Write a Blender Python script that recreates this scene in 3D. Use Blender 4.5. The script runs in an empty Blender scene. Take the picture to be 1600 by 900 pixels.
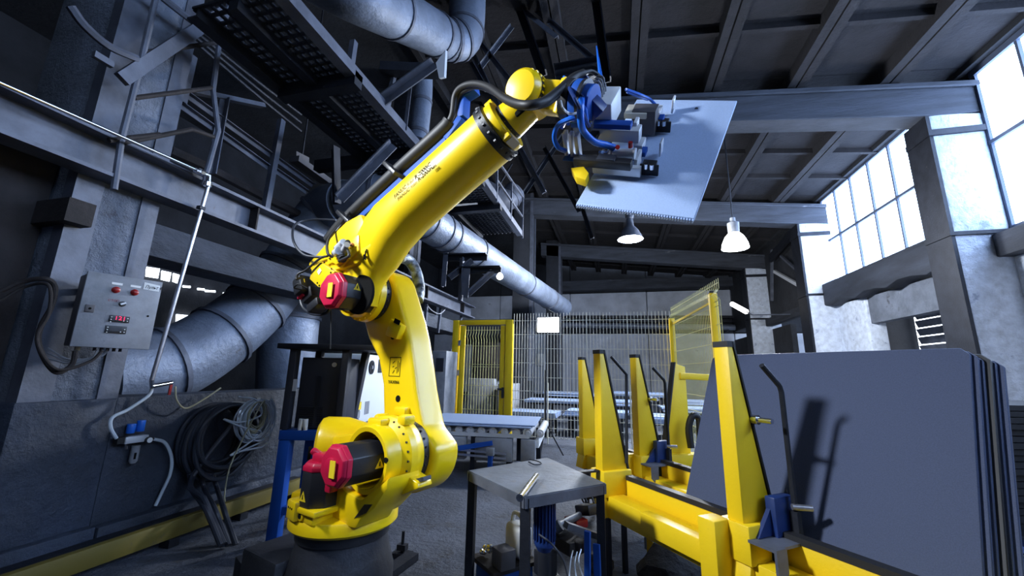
import bpy, bmesh, math, random
from mathutils import Vector, Matrix
V = Vector
random.seed(7)
sc = bpy.context.scene
COL = sc.collection
PI = math.pi

# ------------------------------------------------------------------ camera
FPX, CH = 620.7, 1.40                     # focal length in px of the 1600x900 frame, camera height
zc = V((64, 2932, -FPX)).normalized()
yc = V((165, -135, -FPX)); yc = (yc - zc * yc.dot(zc)).normalized()
xc = yc.cross(zc)
RW = Matrix((xc, yc, zc))                 # camera axes -> world axes
CAM = V((0, 0, CH))
cd = bpy.data.cameras.new('camera'); cam = bpy.data.objects.new('camera', cd); COL.objects.link(cam)
cd.sensor_width = 36.0; cd.lens = 36.0 * FPX / 1600.0; cd.clip_end = 200; cd.clip_start = 0.02
cam.matrix_world = Matrix.Translation(CAM) @ RW.to_4x4()
sc.camera = cam
# ------------------------------------------------------------------ world, lamps, exposure
wd = bpy.data.worlds.new('world'); sc.world = wd; wd.use_nodes = True
wd.node_tree.nodes['Background'].inputs[0].default_value = (0.62, 0.76, 1.0, 1)
wd.node_tree.nodes['Background'].inputs[1].default_value = 2.0
sc.view_settings.view_transform = 'Standard'
try: sc.view_settings.look = 'None'
except Exception: pass
sc.view_settings.gamma = 1.0
sc.view_settings.use_curve_mapping = False
sc.view_settings.exposure = 0.0
try: sc.cycles.max_bounces = 6; sc.cycles.diffuse_bounces = 4; sc.cycles.caustics_reflective = False; sc.cycles.caustics_refractive = False; sc.cycles.sample_clamp_indirect = 6
except Exception: pass

def lamp(name, kind, loc, target, energy, color, size=0.3, cone=60, blend=0.6):
    l = bpy.data.lights.new(name, kind); o = bpy.data.objects.new(name, l); COL.objects.link(o)
    o.location = loc; o.rotation_euler = (V(target) - V(loc)).to_track_quat('-Z', 'Y').to_euler()
    l.energy = energy; l.color = color
    if kind == 'AREA': l.shape = 'DISK'; l.size = size
    if kind == 'SPOT': l.shadow_soft_size = size; l.spot_size = math.radians(cone); l.spot_blend = blend
    return o
# work light standing left of and behind the photographer
lamp('flood_light', 'SPOT', (-3.6, 0.0, 4.0), (-0.1, 2.3, 1.75), 1550, (0.84, 0.91, 1.0), 0.26, 62, 1.0)
WIN = 13.0                                  # brightness of the daylight in the window panes

# ------------------------------------------------------------------ measuring: photograph pixel -> point at a known plane
def ray(px, py): return RW @ V((px - 800, 450 - py, -FPX))
def atX(px, py, x): d = ray(px, py); return CAM + d * (x / d.x)
def atY(px, py, y): d = ray(px, py); return CAM + d * (y / d.y)
def atZ(px, py, z): d = ray(px, py); return CAM + d * ((z - CH) / d.z)
def atD(px, py, dep): return CAM + ray(px, py) * (dep / FPX)
def onpl(px, py, p0, nn): d = ray(px, py); return CAM + d * ((V(p0) - CAM).dot(nn) / d.dot(nn))

# ------------------------------------------------------------------ materials
TONE = {'concrete floor': .70, 'whitewashed plaster': .62, 'bright whitewash': 1.08, 'grey blue wall paint': .75, 'darkened wall': .6, 'roof slab': .50, 'concrete beam': .72, 'grey painted steel': .74, 'dark steel': .7, 'brown rusty steel': .7, 'galvanised duct': 1.0, 'window frame paint': .7, 'dark timber': .6, 'blue grey rubber sheet': .80, 'pale grey rubber sheet': .85, 'scratched sheet metal': .80, 'light grey enamel': .95, 'darker grey enamel': .6, 'grey base casting': .6, 'dull ochre rail': .7, 'rough concrete lump': .6, 'dark grey hose': .8}   # base colour factors, lowering most tones against the strong window light
def mat(name, col, rough=0.6, metal=0.0, var=0.0, vscale=3.0, col2=None, bump=0.0, bscale=40.0, emit=None, estr=0.0,
        wear=None, wthr=0.62, wscale=6.0, stretch=(1, 1, 1), alpha=1.0, trans=0.0, spec=0.5, coat=0.0):
    k_ = TONE.get(name, 1.0); col = tuple(c * k_ for c in col); wear = wear and tuple(c * k_ for c in wear); col2 = col2 and tuple(c * k_ for c in col2)
    m = bpy.data.materials.new(name); m.use_nodes = True
    nt = m.node_tree; N = nt.nodes; L = nt.links; b = N['Principled BSDF']
    b.inputs['Base Color'].default_value = (*col, 1); b.inputs['Roughness'].default_value = rough
    b.inputs['Metallic'].default_value = metal; b.inputs['Specular IOR Level'].default_value = spec
    if coat: b.inputs['Coat Weight'].default_value = coat; b.inputs['Coat Roughness'].default_value = 0.15
    if trans: b.inputs['Transmission Weight'].default_value = trans
    if alpha < 1: b.inputs['Alpha'].default_value = alpha
    if emit: b.inputs['Emission Color'].default_value = (*emit, 1); b.inputs['Emission Strength'].default_value = estr
    if var or wear or bump:
        tc = N.new('ShaderNodeTexCoord'); mp = N.new('ShaderNodeMapping'); mp.inputs['Scale'].default_value = stretch
        L.new(tc.outputs['Object'], mp.inputs['Vector'])
        def noise(s, det=6.0, ro=0.6):
            n = N.new('ShaderNodeTexNoise'); n.inputs['Scale'].default_value = s; n.inputs['Detail'].default_value = det
            n.inputs['Roughness'].default_value = ro; L.new(mp.outputs['Vector'], n.inputs['Vector']); return n
        out = None
        if var:
            n = noise(vscale); r = N.new('ShaderNodeValToRGB')
            c2 = col2 or tuple(c * (1 - var) for c in col)
            r.color_ramp.elements[0].position = 0.36; r.color_ramp.elements[1].position = 0.64
            r.color_ramp.elements[0].color = (*c2, 1); r.color_ramp.elements[1].color = (*col, 1)
            L.new(n.outputs['Fac'], r.inputs['Fac']); out = r.outputs['Color']
        if wear:
            n = noise(wscale, 8.0, 0.7); r = N.new('ShaderNodeValToRGB')
            r.color_ramp.elements[0].position = wthr; r.color_ramp.elements[1].position = min(0.99, wthr + 0.08)
            r.color_ramp.elements[0].color = (0, 0, 0, 1); r.color_ramp.elements[1].color = (1, 1, 1, 1)
            L.new(n.outputs['Fac'], r.inputs['Fac'])
            mx = N.new('ShaderNodeMix'); mx.data_type = 'RGBA'
            L.new(r.outputs['Color'], mx.inputs['Factor'])
            if out: L.new(out, mx.inputs['A'])
            else: mx.inputs['A'].default_value = (*col, 1)
            mx.inputs['B'].default_value = (*wear, 1); out = mx.outputs['Result']
        if out: L.new(out, b.inputs['Base Color'])
        if bump:
            n = noise(bscale, 8.0, 0.65); bp = N.new('ShaderNodeBump'); bp.inputs['Strength'].default_value = bump
            bp.inputs['Distance'].default_value = 0.05 if bscale < 20 else 0.02
            L.new(n.outputs['Fac'], bp.inputs['Height']); L.new(bp.outputs['Normal'], b.inputs['Normal'])
    return m

M = {}
M['floor'] = mat('concrete floor', (0.105, 0.122, 0.170), 0.75, var=0.5, vscale=1.3, bump=0.6, bscale=18, wear=(0.05, 0.05, 0.06), wthr=0.58, wscale=3)
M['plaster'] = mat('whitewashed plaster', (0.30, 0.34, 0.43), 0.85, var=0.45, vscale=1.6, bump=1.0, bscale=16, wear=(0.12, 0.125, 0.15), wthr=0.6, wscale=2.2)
M['whitewash'] = mat('bright whitewash', (0.66, 0.72, 0.84), 0.9, var=0.30, vscale=6.0, bump=1.0, bscale=7, wear=(0.30, 0.34, 0.45), wthr=0.58, wscale=3.0)
M['bluepaint'] = mat('grey blue wall paint', (0.050, 0.066, 0.105), 0.6, var=0.45, vscale=2, bump=0.5, bscale=14, wear=(0.022, 0.024, 0.03), wthr=0.64, wscale=9)
M['wall'] = mat('darkened wall', (0.045, 0.05, 0.065), 0.9, var=0.5, vscale=0.8, bump=0.5, bscale=6)  # base colour darkened to offset the strong window light
M['backwall'] = mat('pale back wall', (0.62, 0.66, 0.76), 0.85, var=0.35, vscale=0.6, bump=0.3, bscale=5, wear=(0.25, 0.25, 0.28), wthr=0.62, wscale=1.2)  # colour raised in place of background haze
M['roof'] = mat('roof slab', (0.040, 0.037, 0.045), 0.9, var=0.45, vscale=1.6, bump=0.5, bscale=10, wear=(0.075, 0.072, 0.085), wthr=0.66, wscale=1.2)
M['beam'] = mat('concrete beam', (0.085, 0.096, 0.125), 0.85, var=0.45, vscale=1.8, stretch=(0.4, 1, 2.5), bump=0.5, bscale=10, wear=(0.42, 0.43, 0.48), wthr=0.65, wscale=2.0)
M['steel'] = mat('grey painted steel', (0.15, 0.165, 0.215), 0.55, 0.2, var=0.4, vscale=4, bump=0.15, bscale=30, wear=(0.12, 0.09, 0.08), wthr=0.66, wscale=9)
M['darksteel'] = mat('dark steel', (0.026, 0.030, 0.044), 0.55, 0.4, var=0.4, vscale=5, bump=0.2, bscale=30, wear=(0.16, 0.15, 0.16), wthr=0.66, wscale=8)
M['rust'] = mat('brown rusty steel', (0.045, 0.036, 0.036), 0.8, 0.2, var=0.5, vscale=3, bump=0.4, bscale=20)
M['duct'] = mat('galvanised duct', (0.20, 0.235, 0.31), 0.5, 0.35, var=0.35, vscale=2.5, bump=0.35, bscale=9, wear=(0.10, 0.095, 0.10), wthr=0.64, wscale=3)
M['yellow'] = mat('robot yellow paint', (0.88, 0.60, 0.004), 0.32, spec=0.45, coat=0.25)
M['rackyellow'] = mat('rack yellow paint', (0.82, 0.555, 0.008), 0.45, wear=(0.20, 0.14, 0.04), wthr=0.67, wscale=14, bump=0.1, bscale=40)
M['red'] = mat('crimson motor cap', (0.50, 0.006, 0.045), 0.4)
M['black'] = mat('black casting', (0.013, 0.014, 0.018), 0.4, bump=0.1, bscale=60)
M['rubber'] = mat('black rubber', (0.012, 0.012, 0.014), 0.55)
M['hose'] = mat('dark grey hose', (0.036, 0.042, 0.060), 0.38)
M['blue'] = mat('blue painted steel', (0.010, 0.070, 0.34), 0.55, spec=0.25, wear=(0.03, 0.04, 0.08), wthr=0.68, wscale=12)
M['darkblue'] = mat('navy machine paint', (0.010, 0.035, 0.16), 0.4, var=0.3, vscale=6)
M['bluehose'] = mat('blue air hose', (0.012, 0.13, 0.60), 0.3)
M['alu'] = mat('aluminium', (0.62, 0.64, 0.68), 0.4, 0.3, bump=0.05, bscale=60)
M['chrome'] = mat('bright metal', (0.75, 0.76, 0.80), 0.18, 1.0)
M['pipemetal'] = mat('bare pipe metal', (0.55, 0.55, 0.60), 0.32, 0.85, var=0.25, vscale=12)
M['white'] = mat('off white enamel', (0.78, 0.79, 0.80), 0.45)
M['cream'] = mat('cream plastic', (0.66, 0.62, 0.52), 0.45)
M['greypaint'] = mat('light grey enamel', (0.30, 0.31, 0.34), 0.5, var=0.35, vscale=5, wear=(0.14, 0.135, 0.15), wthr=0.64, wscale=7, bump=0.08, bscale=25)
M['boxside'] = mat('darker grey enamel', (0.15, 0.14, 0.15), 0.6, var=0.2, vscale=5)  # darker enamel for box sides, also dims the light fitting
M['cabinet'] = mat('charcoal cabinet', (0.022, 0.024, 0.034), 0.5)
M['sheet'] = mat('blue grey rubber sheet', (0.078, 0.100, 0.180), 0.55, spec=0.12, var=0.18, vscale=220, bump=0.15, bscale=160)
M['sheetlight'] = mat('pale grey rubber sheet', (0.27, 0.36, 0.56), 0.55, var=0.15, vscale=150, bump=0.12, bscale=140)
M['heldsheet'] = mat('brightened pale blue rubber sheet', (0.40, 0.52, 0.76), 0.6, var=0.12, vscale=150, bump=0.12, bscale=140, spec=0.2)  # brightened copy of the pale sheet, making up for grazing lamp light
M['sheetdark'] = mat('black rubber sheet', (0.012, 0.013, 0.018), 0.6, var=0.2, vscale=60)
M['tin'] = mat('scratched sheet metal', (0.17, 0.19, 0.23), 0.5, 0.3, var=0.4, vscale=4, bump=0.2, bscale=25, wear=(0.16, 0.14, 0.13), wthr=0.6, wscale=6)
M['floodpane'] = mat('lit flood lamp glass', (1, 1, 1), 0.4, emit=(0.9, 0.95, 1.0), estr=14.0)
M['pane'] = mat('frosted bright pane', (0.9, 0.93, 1.0), 0.4, emit=(0.44, 0.63, 1.0), estr=WIN)
M['paneglow'] = mat('distant bright pane', (0.9, 0.93, 1.0), 0.4, emit=(0.85, 0.92, 1.0), estr=4.0)
M['lampwhite'] = mat('lit lamp glass', (1, 1, 1), 0.4, emit=(1.0, 0.97, 0.90), estr=9.0)
M['led'] = mat('red lit digits', (0.3, 0.0, 0.02), 0.4, emit=(1.0, 0.02, 0.12), estr=1.6)
M['redknob'] = mat('red plastic', (0.30, 0.012, 0.012), 0.35)
M['clear'] = mat('clear tubing', (0.70, 0.78, 0.86), 0.10, spec=1.0, alpha=0.85)
M['clearyellow'] = mat('yellowed tubing', (0.55, 0.52, 0.36), 0.2, alpha=0.8)
M['frame'] = mat('window frame paint', (0.12, 0.15, 0.23), 0.6, var=0.25, vscale=3)
M['timber'] = mat('dark timber', (0.050, 0.060, 0.088), 0.8, var=0.5, vscale=3, stretch=(1, 0.2, 1), bump=0.4, bscale=12)
M['ink'] = mat('black print', (0.008, 0.008, 0.008), 0.9, spec=0.05)
M['label'] = mat('white label', (0.8, 0.8, 0.78), 0.5)
M['warn'] = mat('yellow warning label', (0.85, 0.62, 0.02), 0.5)
M['mesh'] = mat('yellow wire', (0.62, 0.58, 0.25), 0.5)
M['meshgrey'] = mat('pale wire', (0.74, 0.72, 0.62), 0.5)
M['railyellow'] = mat('dull ochre rail', (0.20, 0.15, 0.022), 0.6, wear=(0.12, 0.10, 0.06), wthr=0.6, wscale=8)
M['rubble'] = mat('rough concrete lump', (0.10, 0.095, 0.10), 0.95, var=0.5, vscale=7, bump=1.0, bscale=14)

# ------------------------------------------------------------------ mesh building
class MB:
    def __init__(s): s.bm = bmesh.new()
    def face(s, pts):
        vs = [s.bm.verts.new(p) for p in pts]
        try: return s.bm.faces.new(vs)
        except Exception: return None
    def hexa(s, a, b):                       # two quads of matching corners
        va = [s.bm.verts.new(p) for p in a]; vb = [s.bm.verts.new(p) for p in b]; n = len(va)
        s.bm.faces.new(va); s.bm.faces.new(vb[::-1])
        for i in range(n):
            j = (i + 1) % n; s.bm.faces.new((va[i], vb[i], vb[j], va[j]))
        return s
    def box(s, c, d, ax=None):               # centre, full sizes, axes
        ax = ax or (V((1, 0, 0)), V((0, 1, 0)), V((0, 0, 1)))
        c = V(c); u, v, w = (ax[i] * (d[i] / 2) for i in range(3))
        return s.hexa([c - u - v - w, c + u - v - w, c + u + v - w, c - u + v - w], [c - u - v + w, c + u - v + w, c + u + v + w, c - u + v + w])
    def span(s, lo, hi):
        lo, hi = V(lo), V(hi); return s.box((lo + hi) / 2, (hi - lo))
    def bar(s, p0, p1, w, h, up=(0, 0, 1)):  # rectangular bar between two points
        p0, p1 = V(p0), V(p1); d = (p1 - p0); L_ = d.length
        if L_ < 1e-6: return s
        d /= L_; up = V(up); sd = d.cross(up)
        if sd.length < 1e-4: sd = d.cross(V((1, 0, 0)))
        sd.normalize(); up = sd.cross(d)
        return s.box((p0 + p1) / 2, (L_, w, h), (d, sd, up))
    def angle(s, p0, p1, w, t, up=(0, 0, 1)):  # L section steel
        p0, p1 = V(p0), V(p1); d = (p1 - p0).normalized(); up = V(up); sd = d.cross(up)
        if sd.length < 1e-4: sd = d.cross(V((1, 0, 0)))
        sd.normalize(); up = sd.cross(d)
        s.bar(p0 + up * (w / 2 - t / 2), p1 + up * (w / 2 - t / 2), w, t, up)
        s.bar(p0 - sd * (w / 2 - t / 2) - up * t / 2, p1 - sd * (w / 2 - t / 2) - up * t / 2, t, w - t, up)
        return s
    def prism(s, pts, off):                  # polygon of 3d points pushed along off
        off = V(off); return s.hexa([V(p) for p in pts], [V(p) + off for p in pts])
    def cyl(s, p0, p1, r0, r1=None, n=16, cap=True):
        p0, p1 = V(p0), V(p1); r1 = r0 if r1 is None else r1
        return s.lathe([(r0, 0), (r1, (p1 - p0).length)], p0, (p1 - p0), n, cap)
    def lathe(s, prof, p0, axis, n=24, cap=True):
        p0 = V(p0); ax = V(axis).normalized(); u = ax.orthogonal().normalized(); w = ax.cross(u); rings = []
        for r, h in prof:
            rings.append([s.bm.verts.new(p0 + ax * h + (u * math.cos(2 * PI * k / n) + w * math.sin(2 * PI * k / n)) * max(r, 1e-4)) for k in range(n)])
        for a, b in zip(rings, rings[1:]):
            for k in range(n):
                j = (k + 1) % n; s.bm.faces.new((a[k], a[j], b[j], b[k]))
        if cap:
            s.bm.faces.new(rings[0][::-1]); s.bm.faces.new(rings[-1])
        return s
    def tube(s, pts, r, n=8, smooth=0, closed=False):
        pts = [V(p) for p in pts]
        if smooth: pts = spline(pts, smooth, closed)
        m = len(pts); rr = r if isinstance(r, (list, tuple)) else None
        tans = []
        for i in range(m):
            a = pts[(i - 1) % m] if closed or i > 0 else pts[i]; b = pts[(i + 1) % m] if closed or i < m - 1 else pts[i]
            t = b - a; tans.append(t.normalized() if t.length > 1e-9 else V((0, 0, 1)))
        u = tans[0].orthogonal().normalized(); rings = []
        for i in range(m):
            u = (u - tans[i] * u.dot(tans[i]))
            u = u.normalized() if u.length > 1e-6 else tans[i].orthogonal().normalized()
            w = tans[i].cross(u)
            rad = r if rr is None else rr[0] + (rr[1] - rr[0]) * i / (m - 1)
            rings.append([s.bm.verts.new(pts[i] + (u * math.cos(2 * PI * k / n) + w * math.sin(2 * PI * k / n)) * rad) for k in range(n)])
        for i in range(m if closed else m - 1):
            a, b = rings[i], rings[(i + 1) % m]
            for k in range(n):
                j = (k + 1) % n; s.bm.faces.new((a[k], a[j], b[j], b[k]))
        if not closed:
            s.bm.faces.new(rings[0][::-1]); s.bm.faces.new(rings[-1])
        return s
    def build(s, name, m, parent=None, bevel=0.0, seg=2, sharp=38, flat=False, **kw):
        bm = s.bm
        bmesh.ops.recalc_face_normals(bm, faces=bm.faces)
        if bevel:
            bm.normal_update()
            es = [e for e in bm.edges if len(e.link_faces) == 2 and e.calc_face_angle(0) > math.radians(28)]
            try: bmesh.ops.bevel(bm, geom=es, offset=bevel, segments=seg, profile=0.5, affect='EDGES', clamp_overlap=True)
            except Exception: pass
        bm.normal_update()
        if not flat:
            for f in bm.faces: f.smooth = True
            for e in bm.edges:
                if len(e.link_faces) != 2 or e.calc_face_angle(0) > math.radians(sharp): e.smooth = False
        if parent is not None: org = WL[parent.name]
        else:
            xs = [v.co.x for v in bm.verts]; ys = [v.co.y for v in bm.verts]; zs = [v.co.z for v in bm.verts]
            org = V(((min(xs) + max(xs)) / 2, (min(ys) + max(ys)) / 2, min(zs)))
        bmesh.ops.translate(bm, verts=bm.verts, vec=-org)
        me = bpy.data.meshes.new(name); bm.to_mesh(me); bm.free()
        mm = M[m] if isinstance(m, str) else m
        me.materials.append(mm)
        o = bpy.data.objects.new(name, me); COL.objects.link(o)
        if parent is not None: o.parent = parent
        else: o.location = org
        WL[o.name] = V(org)
        props(o, **kw)
        return o
WL = {}
def props(o, label=None, cat=None, group=None, kind=None):
    if label: o['label'] = label
    if cat: o['category'] = cat
    if group: o['group'] = group
    if kind: o['kind'] = kind
def thing(name, label, cat, loc, group=None):
    o = bpy.data.objects.new(name, None); COL.objects.link(o); o.location = loc; WL[o.name] = V(loc)
    o.empty_display_size = 0.1; props(o, label, cat, group); return o
def dup(o, off, parent=None, label=None):     # copy of a thing (or of a part under the same parent) with its parts
    c = o.copy(); COL.objects.link(c)
    if parent is not None: c.parent = parent
    c.location = o.location + V(off); WL[c.name] = WL[o.name] + V(off)
    if label: c['label'] = label
    for ch in list(o.children): 
        k = ch.copy(); COL.objects.link(k); k.parent = c; WL[k.name] = WL[c.name]
        for g in list(ch.children):
            q = g.copy(); COL.objects.link(q); q.parent = k; WL[q.name] = WL[c.name]
    return c
def spline(P, n=6, closed=False):
    P = [V(p) for p in P]; out = []; m = len(P)
    for i in range(m if closed else m - 1):
        p1, p2 = P[i], P[(i + 1) % m]
        p0 = P[(i - 1) % m] if closed or i > 0 else p1 * 2 - p2
        p3 = P[(i + 2) % m] if closed or i < m - 2 else p2 * 2 - p1
        for k in range(n):
            t = k / n
            out.append(0.5 * ((2 * p1) + (p2 - p0) * t + (2 * p0 - 5 * p1 + 4 * p2 - p3) * t * t + (3 * p1 - p0 - 3 * p2 + p3) * t ** 3))
    if not closed: out.append(P[-1])
    return out
def text(name, body, size, org, xdir, normal, m, parent, squash=1.0, ext=0.0006, align='LEFT', shear=0.0, bold=0.0):
    cu = bpy.data.curves.new(name, 'FONT'); cu.offset = bold; cu.body = body; cu.size = size; cu.extrude = ext; cu.align_x = align; cu.shear = shear
    cu.materials.append(M[m]); cu.resolution_u = 2
    o = bpy.data.objects.new(name, cu); COL.objects.link(o)
    x = V(xdir).normalized(); nn = V(normal); nn = (nn - x * nn.dot(x)).normalized(); y = nn.cross(x)
    mw = Matrix((x, y, nn)).transposed().to_4x4(); mw.translation = V(org) - WL[parent.name]
    bpy.context.view_layer.update(); me = bpy.data.meshes.new_from_object(o.evaluated_get(bpy.context.evaluated_depsgraph_get()))
    COL.objects.unlink(o); bpy.data.objects.remove(o); o = bpy.data.objects.new(name, me); COL.objects.link(o)
    o.parent = parent; o.matrix_local = mw @ Matrix.Diagonal((squash, 1, 1, 1))
    WL[o.name] = WL[parent.name]
    return o
X_, Y_, Z_ = V((1, 0, 0)), V((0, 1, 0)), V((0, 0, 1))
# ================================================================== STRUCTURE
XL, XI, XW = -4.0, 6.1, 7.0
ST = dict(kind='structure')
def roofz(x): return 8.30 - 0.118 * x
MB().span((-13, -7, -0.3), (12, 29, 0)).build('floor', 'floor', **ST)
# roof of ribbed slabs between the cross beams
BY = [2.83, 8.83, 14.8, 20.8, 26.8]
ceil = thing('ceiling', None, None, (0, 0, 8)); props(ceil, **ST)
RX = [-4.35 + 1.66 * k for k in range(8)]
slab0 = None
for j, y0 in enumerate([-3.17] + BY[:-1]):
    y1 = BY[j]
    for i in range(7):
        xa, xb = RX[i], RX[i + 1]
        b = MB()
        za, zb = roofz(xa), roofz(xb)
        def Q(x, y, d): return V((x, y, roofz(x) + d))
        b.hexa([Q(xa, y0 + .02, 0.02), Q(xb, y0 + .02, 0.02), Q(xb, y1, 0.02), Q(xa, y1, 0.02)], [Q(xa, y0 + .02, .12), Q(xb, y0 + .02, .12), Q(xb, y1, .12), Q(xa, y1, .12)])
        for x, w in ((xa + .09, .15), (xb - .09, .15)):
            b.hexa([Q(x - w / 2, y0 + .02, -.26), Q(x + w / 2, y0 + .02, -.26), Q(x + w / 2, y1, -.26), Q(x - w / 2, y1, -.26)], [Q(x - w / 2, y0 + .02, .03), Q(x + w / 2, y0 + .02, .03), Q(x + w / 2, y1, .03), Q(x - w / 2, y1, .03)])
        for k in range(1, 4):
            y = y0 + (y1 - y0) * k / 4
            b.hexa([Q(xa + .16, y - .05, -.12), Q(xb - .16, y - .05, -.12), Q(xb - .16, y + .05, -.12), Q(xa + .16, y + .05, -.12)], [Q(xa + .16, y - .05, .03), Q(xb - .16, y - .05, .03), Q(xb - .16, y + .05, .03), Q(xa + .16, y + .05, .03)])
        b.build('roof_slab', 'roof', ceil)
# cross beams carrying the roof
for k, y in enumerate(BY[1:4]):
    b = MB(); xa, xb = -3.9 if k else -0.9, 7.3
    def P(x, d): return V((x, y, roofz(x) + d))
    b.prism([P(xa, -1.02), P(xb, -1.02), P(xb, -.27), P(xa, -.27)], (0, .5, 0))
    b.prism([P(xa, -.42), P(xb, -.42), P(xb, -.30), P(xa, -.30)], (0, -.07, 0))
    bo = b.build('roof_beam', 'beam', bevel=.02, seg=1, label=['concrete roof beam behind the raised sheet, nearest of the three', 'concrete roof beam just above the two hanging lamps', 'stained concrete roof beam beyond the lamps, nearest the back wall'][k], cat='beam', **ST)
# right hand columns
for k, y in enumerate(BY[1:4]):
    ztop = 6.55
    c = thing('column', ['whitewashed concrete column between the two big windows', 'whitewashed concrete column at the far end of the window band', 'whitewashed column beyond the far window, next to the tube light'][k], 'column', (XI, y, 0)); props(c, **ST)
    b = MB(); b.span((XI + .03, y, 0), (XI + 1.3, y + .55, ztop)); b.build('shaft', 'whitewash', c, bevel=.03)
    b = MB(); b.span((XI - .03, y - .01, 0), (XI + .03, y + .62, ztop)); b.build('shaded_face', 'darksteel', c)  # dark slab stands in for shade on the face turned from the windows
    b = MB(); b.span((XI - .06, y - .05, 6.10), (XI + 1.1, y + .6, 6.22)).build('strap', 'darksteel', c)
    b = MB(); b.span((XI - .06, y - .04, 4.05), (XI + 1.1, y + .6, 4.12)).build('strap', 'darksteel', c)
# window bands: panes 0.9 m wide, two rows
def window(name, y0, ncol, z0, zm, z1, label, sx=XW, w=.9):
    t = thing(name, label, None, (sx, y0, z0)); props(t, **ST)
    f = MB()
    for k in range(ncol + 1):
        e = .11 if k in (0, ncol) else .05
        f.span((sx - .06, y0 + k * w - e / 2, z0), (sx + .06, y0 + k * w + e / 2, z1))
    for z, e in ((z0, .14), (zm, .07), (z1, .16)):
        f.span((sx - .07, y0 - .05, z - e / 2), (sx + .07, y0 + ncol * w + .05, z + e / 2))
    f.build('window_frame', 'frame', t)
    p0 = None
    for r, (za, zb) in enumerate(((z0 + .07, zm - .035), (zm + .035, z1 - .08))):
        p0 = None
        for k in range(ncol):
            if p0 is None:
                p0 = MB().span((sx - .008, y0 + .03, za), (sx + .008, y0 + w - .03, zb)).build('pane', 'pane', t)
            else: dup(p0, (0, k * w, 0), t)
    return t
window('window_1', 8.83 - .9 * 6, 6, 4.1, 5.83, 7.36, 'tall bright window cut off by the right edge of the picture')
window('window_2', 15.05 - .9 * 6, 6, 4.47, 5.9, 7.42, 'long bright window of small panes past the near column')
window('window_3', -3.0, 6, 4.1, 5.83, 7.36, None)
# right wall: sills, spandrels, annexe opening
w = MB(); w.span((XW - .1, -7, 0), (XW + .25, 8.83, 3.6)); w.build('wall_right', 'whitewash', **ST)
w = MB(); w.span((XW - .35, -7, 3.6), (XW + .3, 8.83, 4.03)); w.build('trim_1', 'timber', bevel=.03, **ST)
w = MB(); w.span((XW - .2, -7, 7.40), (XW + .3, 27, 8.3)); w.build('trim_2', 'wall', **ST)
w = MB()                                   # sagging dark spandrel below the far window
a = [V((XW - .45, 9.45 + k * .46, 3.74 + .05 * math.sin(k * 2.1) - .02 * (k % 3))) for k in range(13)]
w.prism(a + [V((XW - .45, 14.97, 4.42)), V((XW - .45, 9.45, 4.42))], (.75, 0, 0))
w.build('trim_3', 'timber', bevel=.04, label='dark sagging spandrel beam under the far window', **ST)
w = MB(); w.span((XW - .05, 9.4, 2.95), (XW + .2, 14.0, 3.70)); w.build('trim_4', 'plaster', **ST)
w = MB(); w.span((XW - .12, 13.3, 0), (XW + .3, 15.2, 3.72)); w.build('wall_right', 'whitewash', bevel=.03, **ST)
w = MB(); w.span((XW - .05, 9.4, 0), (XW + .2, 13.3, 1.15)); w.build('wall_right', 'plaster', **ST)
w = MB(); w.bar((XW - .1, 15.3, 3.9), (XW - .1, 21, 3.9), .3, .35); w.build('trim_5', 'timber', bevel=.03, **ST)
w = MB(); w.span((XW, 15.3, 0), (XW + .2, 17.6, 3.2)); w.span((XW, 18.8, 0), (XW + .2, 27, 3.6)); w.build('wall_right', 'wall', **ST)
w = MB(); w.span((XW, 15.3, 4.1), (XW + .2, 27, 7.5)); w.build('wall_right', 'wall', **ST)
# annexe beyond the opening: louvred shutters and a light strip
an = thing('annexe_louvre', 'dark louvred shutter with bright slits in the opening below the far window', 'louvre', (8.6, 11, 2.0))
b0 = None
for k in range(9):
    z = 1.35 + k * .24
    b0 = MB().box((8.6, 12.0, z), (.06, 4.6, .20), (V((.9, 0, .3)).normalized(), Y_, V((-.3, 0, .9)).normalized())).build('slat', 'steel', an)
MB().span((8.9, 9.2, 1.0), (8.95, 14.9, 3.6)).build('daylight_strip', 'paneglow', an)
MB().span((8.4, 9.5, 1.0), (8.5, 10.4, 3.0)).build('board', 'plaster', an)
w = MB(); w.span((7.2, 9.3, 3.8), (12, 15.2, 3.9)); w.span((7.2, 15.2, 0), (9.4, 15.3, 3.9)); w.build('wall_right', 'wall', **ST)
# bracing in the bay beyond the far window
t = thing('brace_frame', 'dark steel corner brace between the two far whitewashed columns', 'brace', (6.6, 17, 4))
MB().bar(atX(1203, 405, 6.5), atX(1248, 352, 6.5), .12, .3).build('strut', 'darksteel', t)
MB().bar(atX(1210, 424, 6.5), atX(1252, 448, 6.5), .09, .12).build('strut', 'alu', t)
MB().bar(atX(1220, 400, 6.6), atX(1254, 430, 6.6), .08, .08).build('strut', 'steel', t)
MB().bar(atX(1206, 390, 6.6), atX(1206, 470, 6.6), .1, .1).build('strut', 'steel', t)
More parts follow.
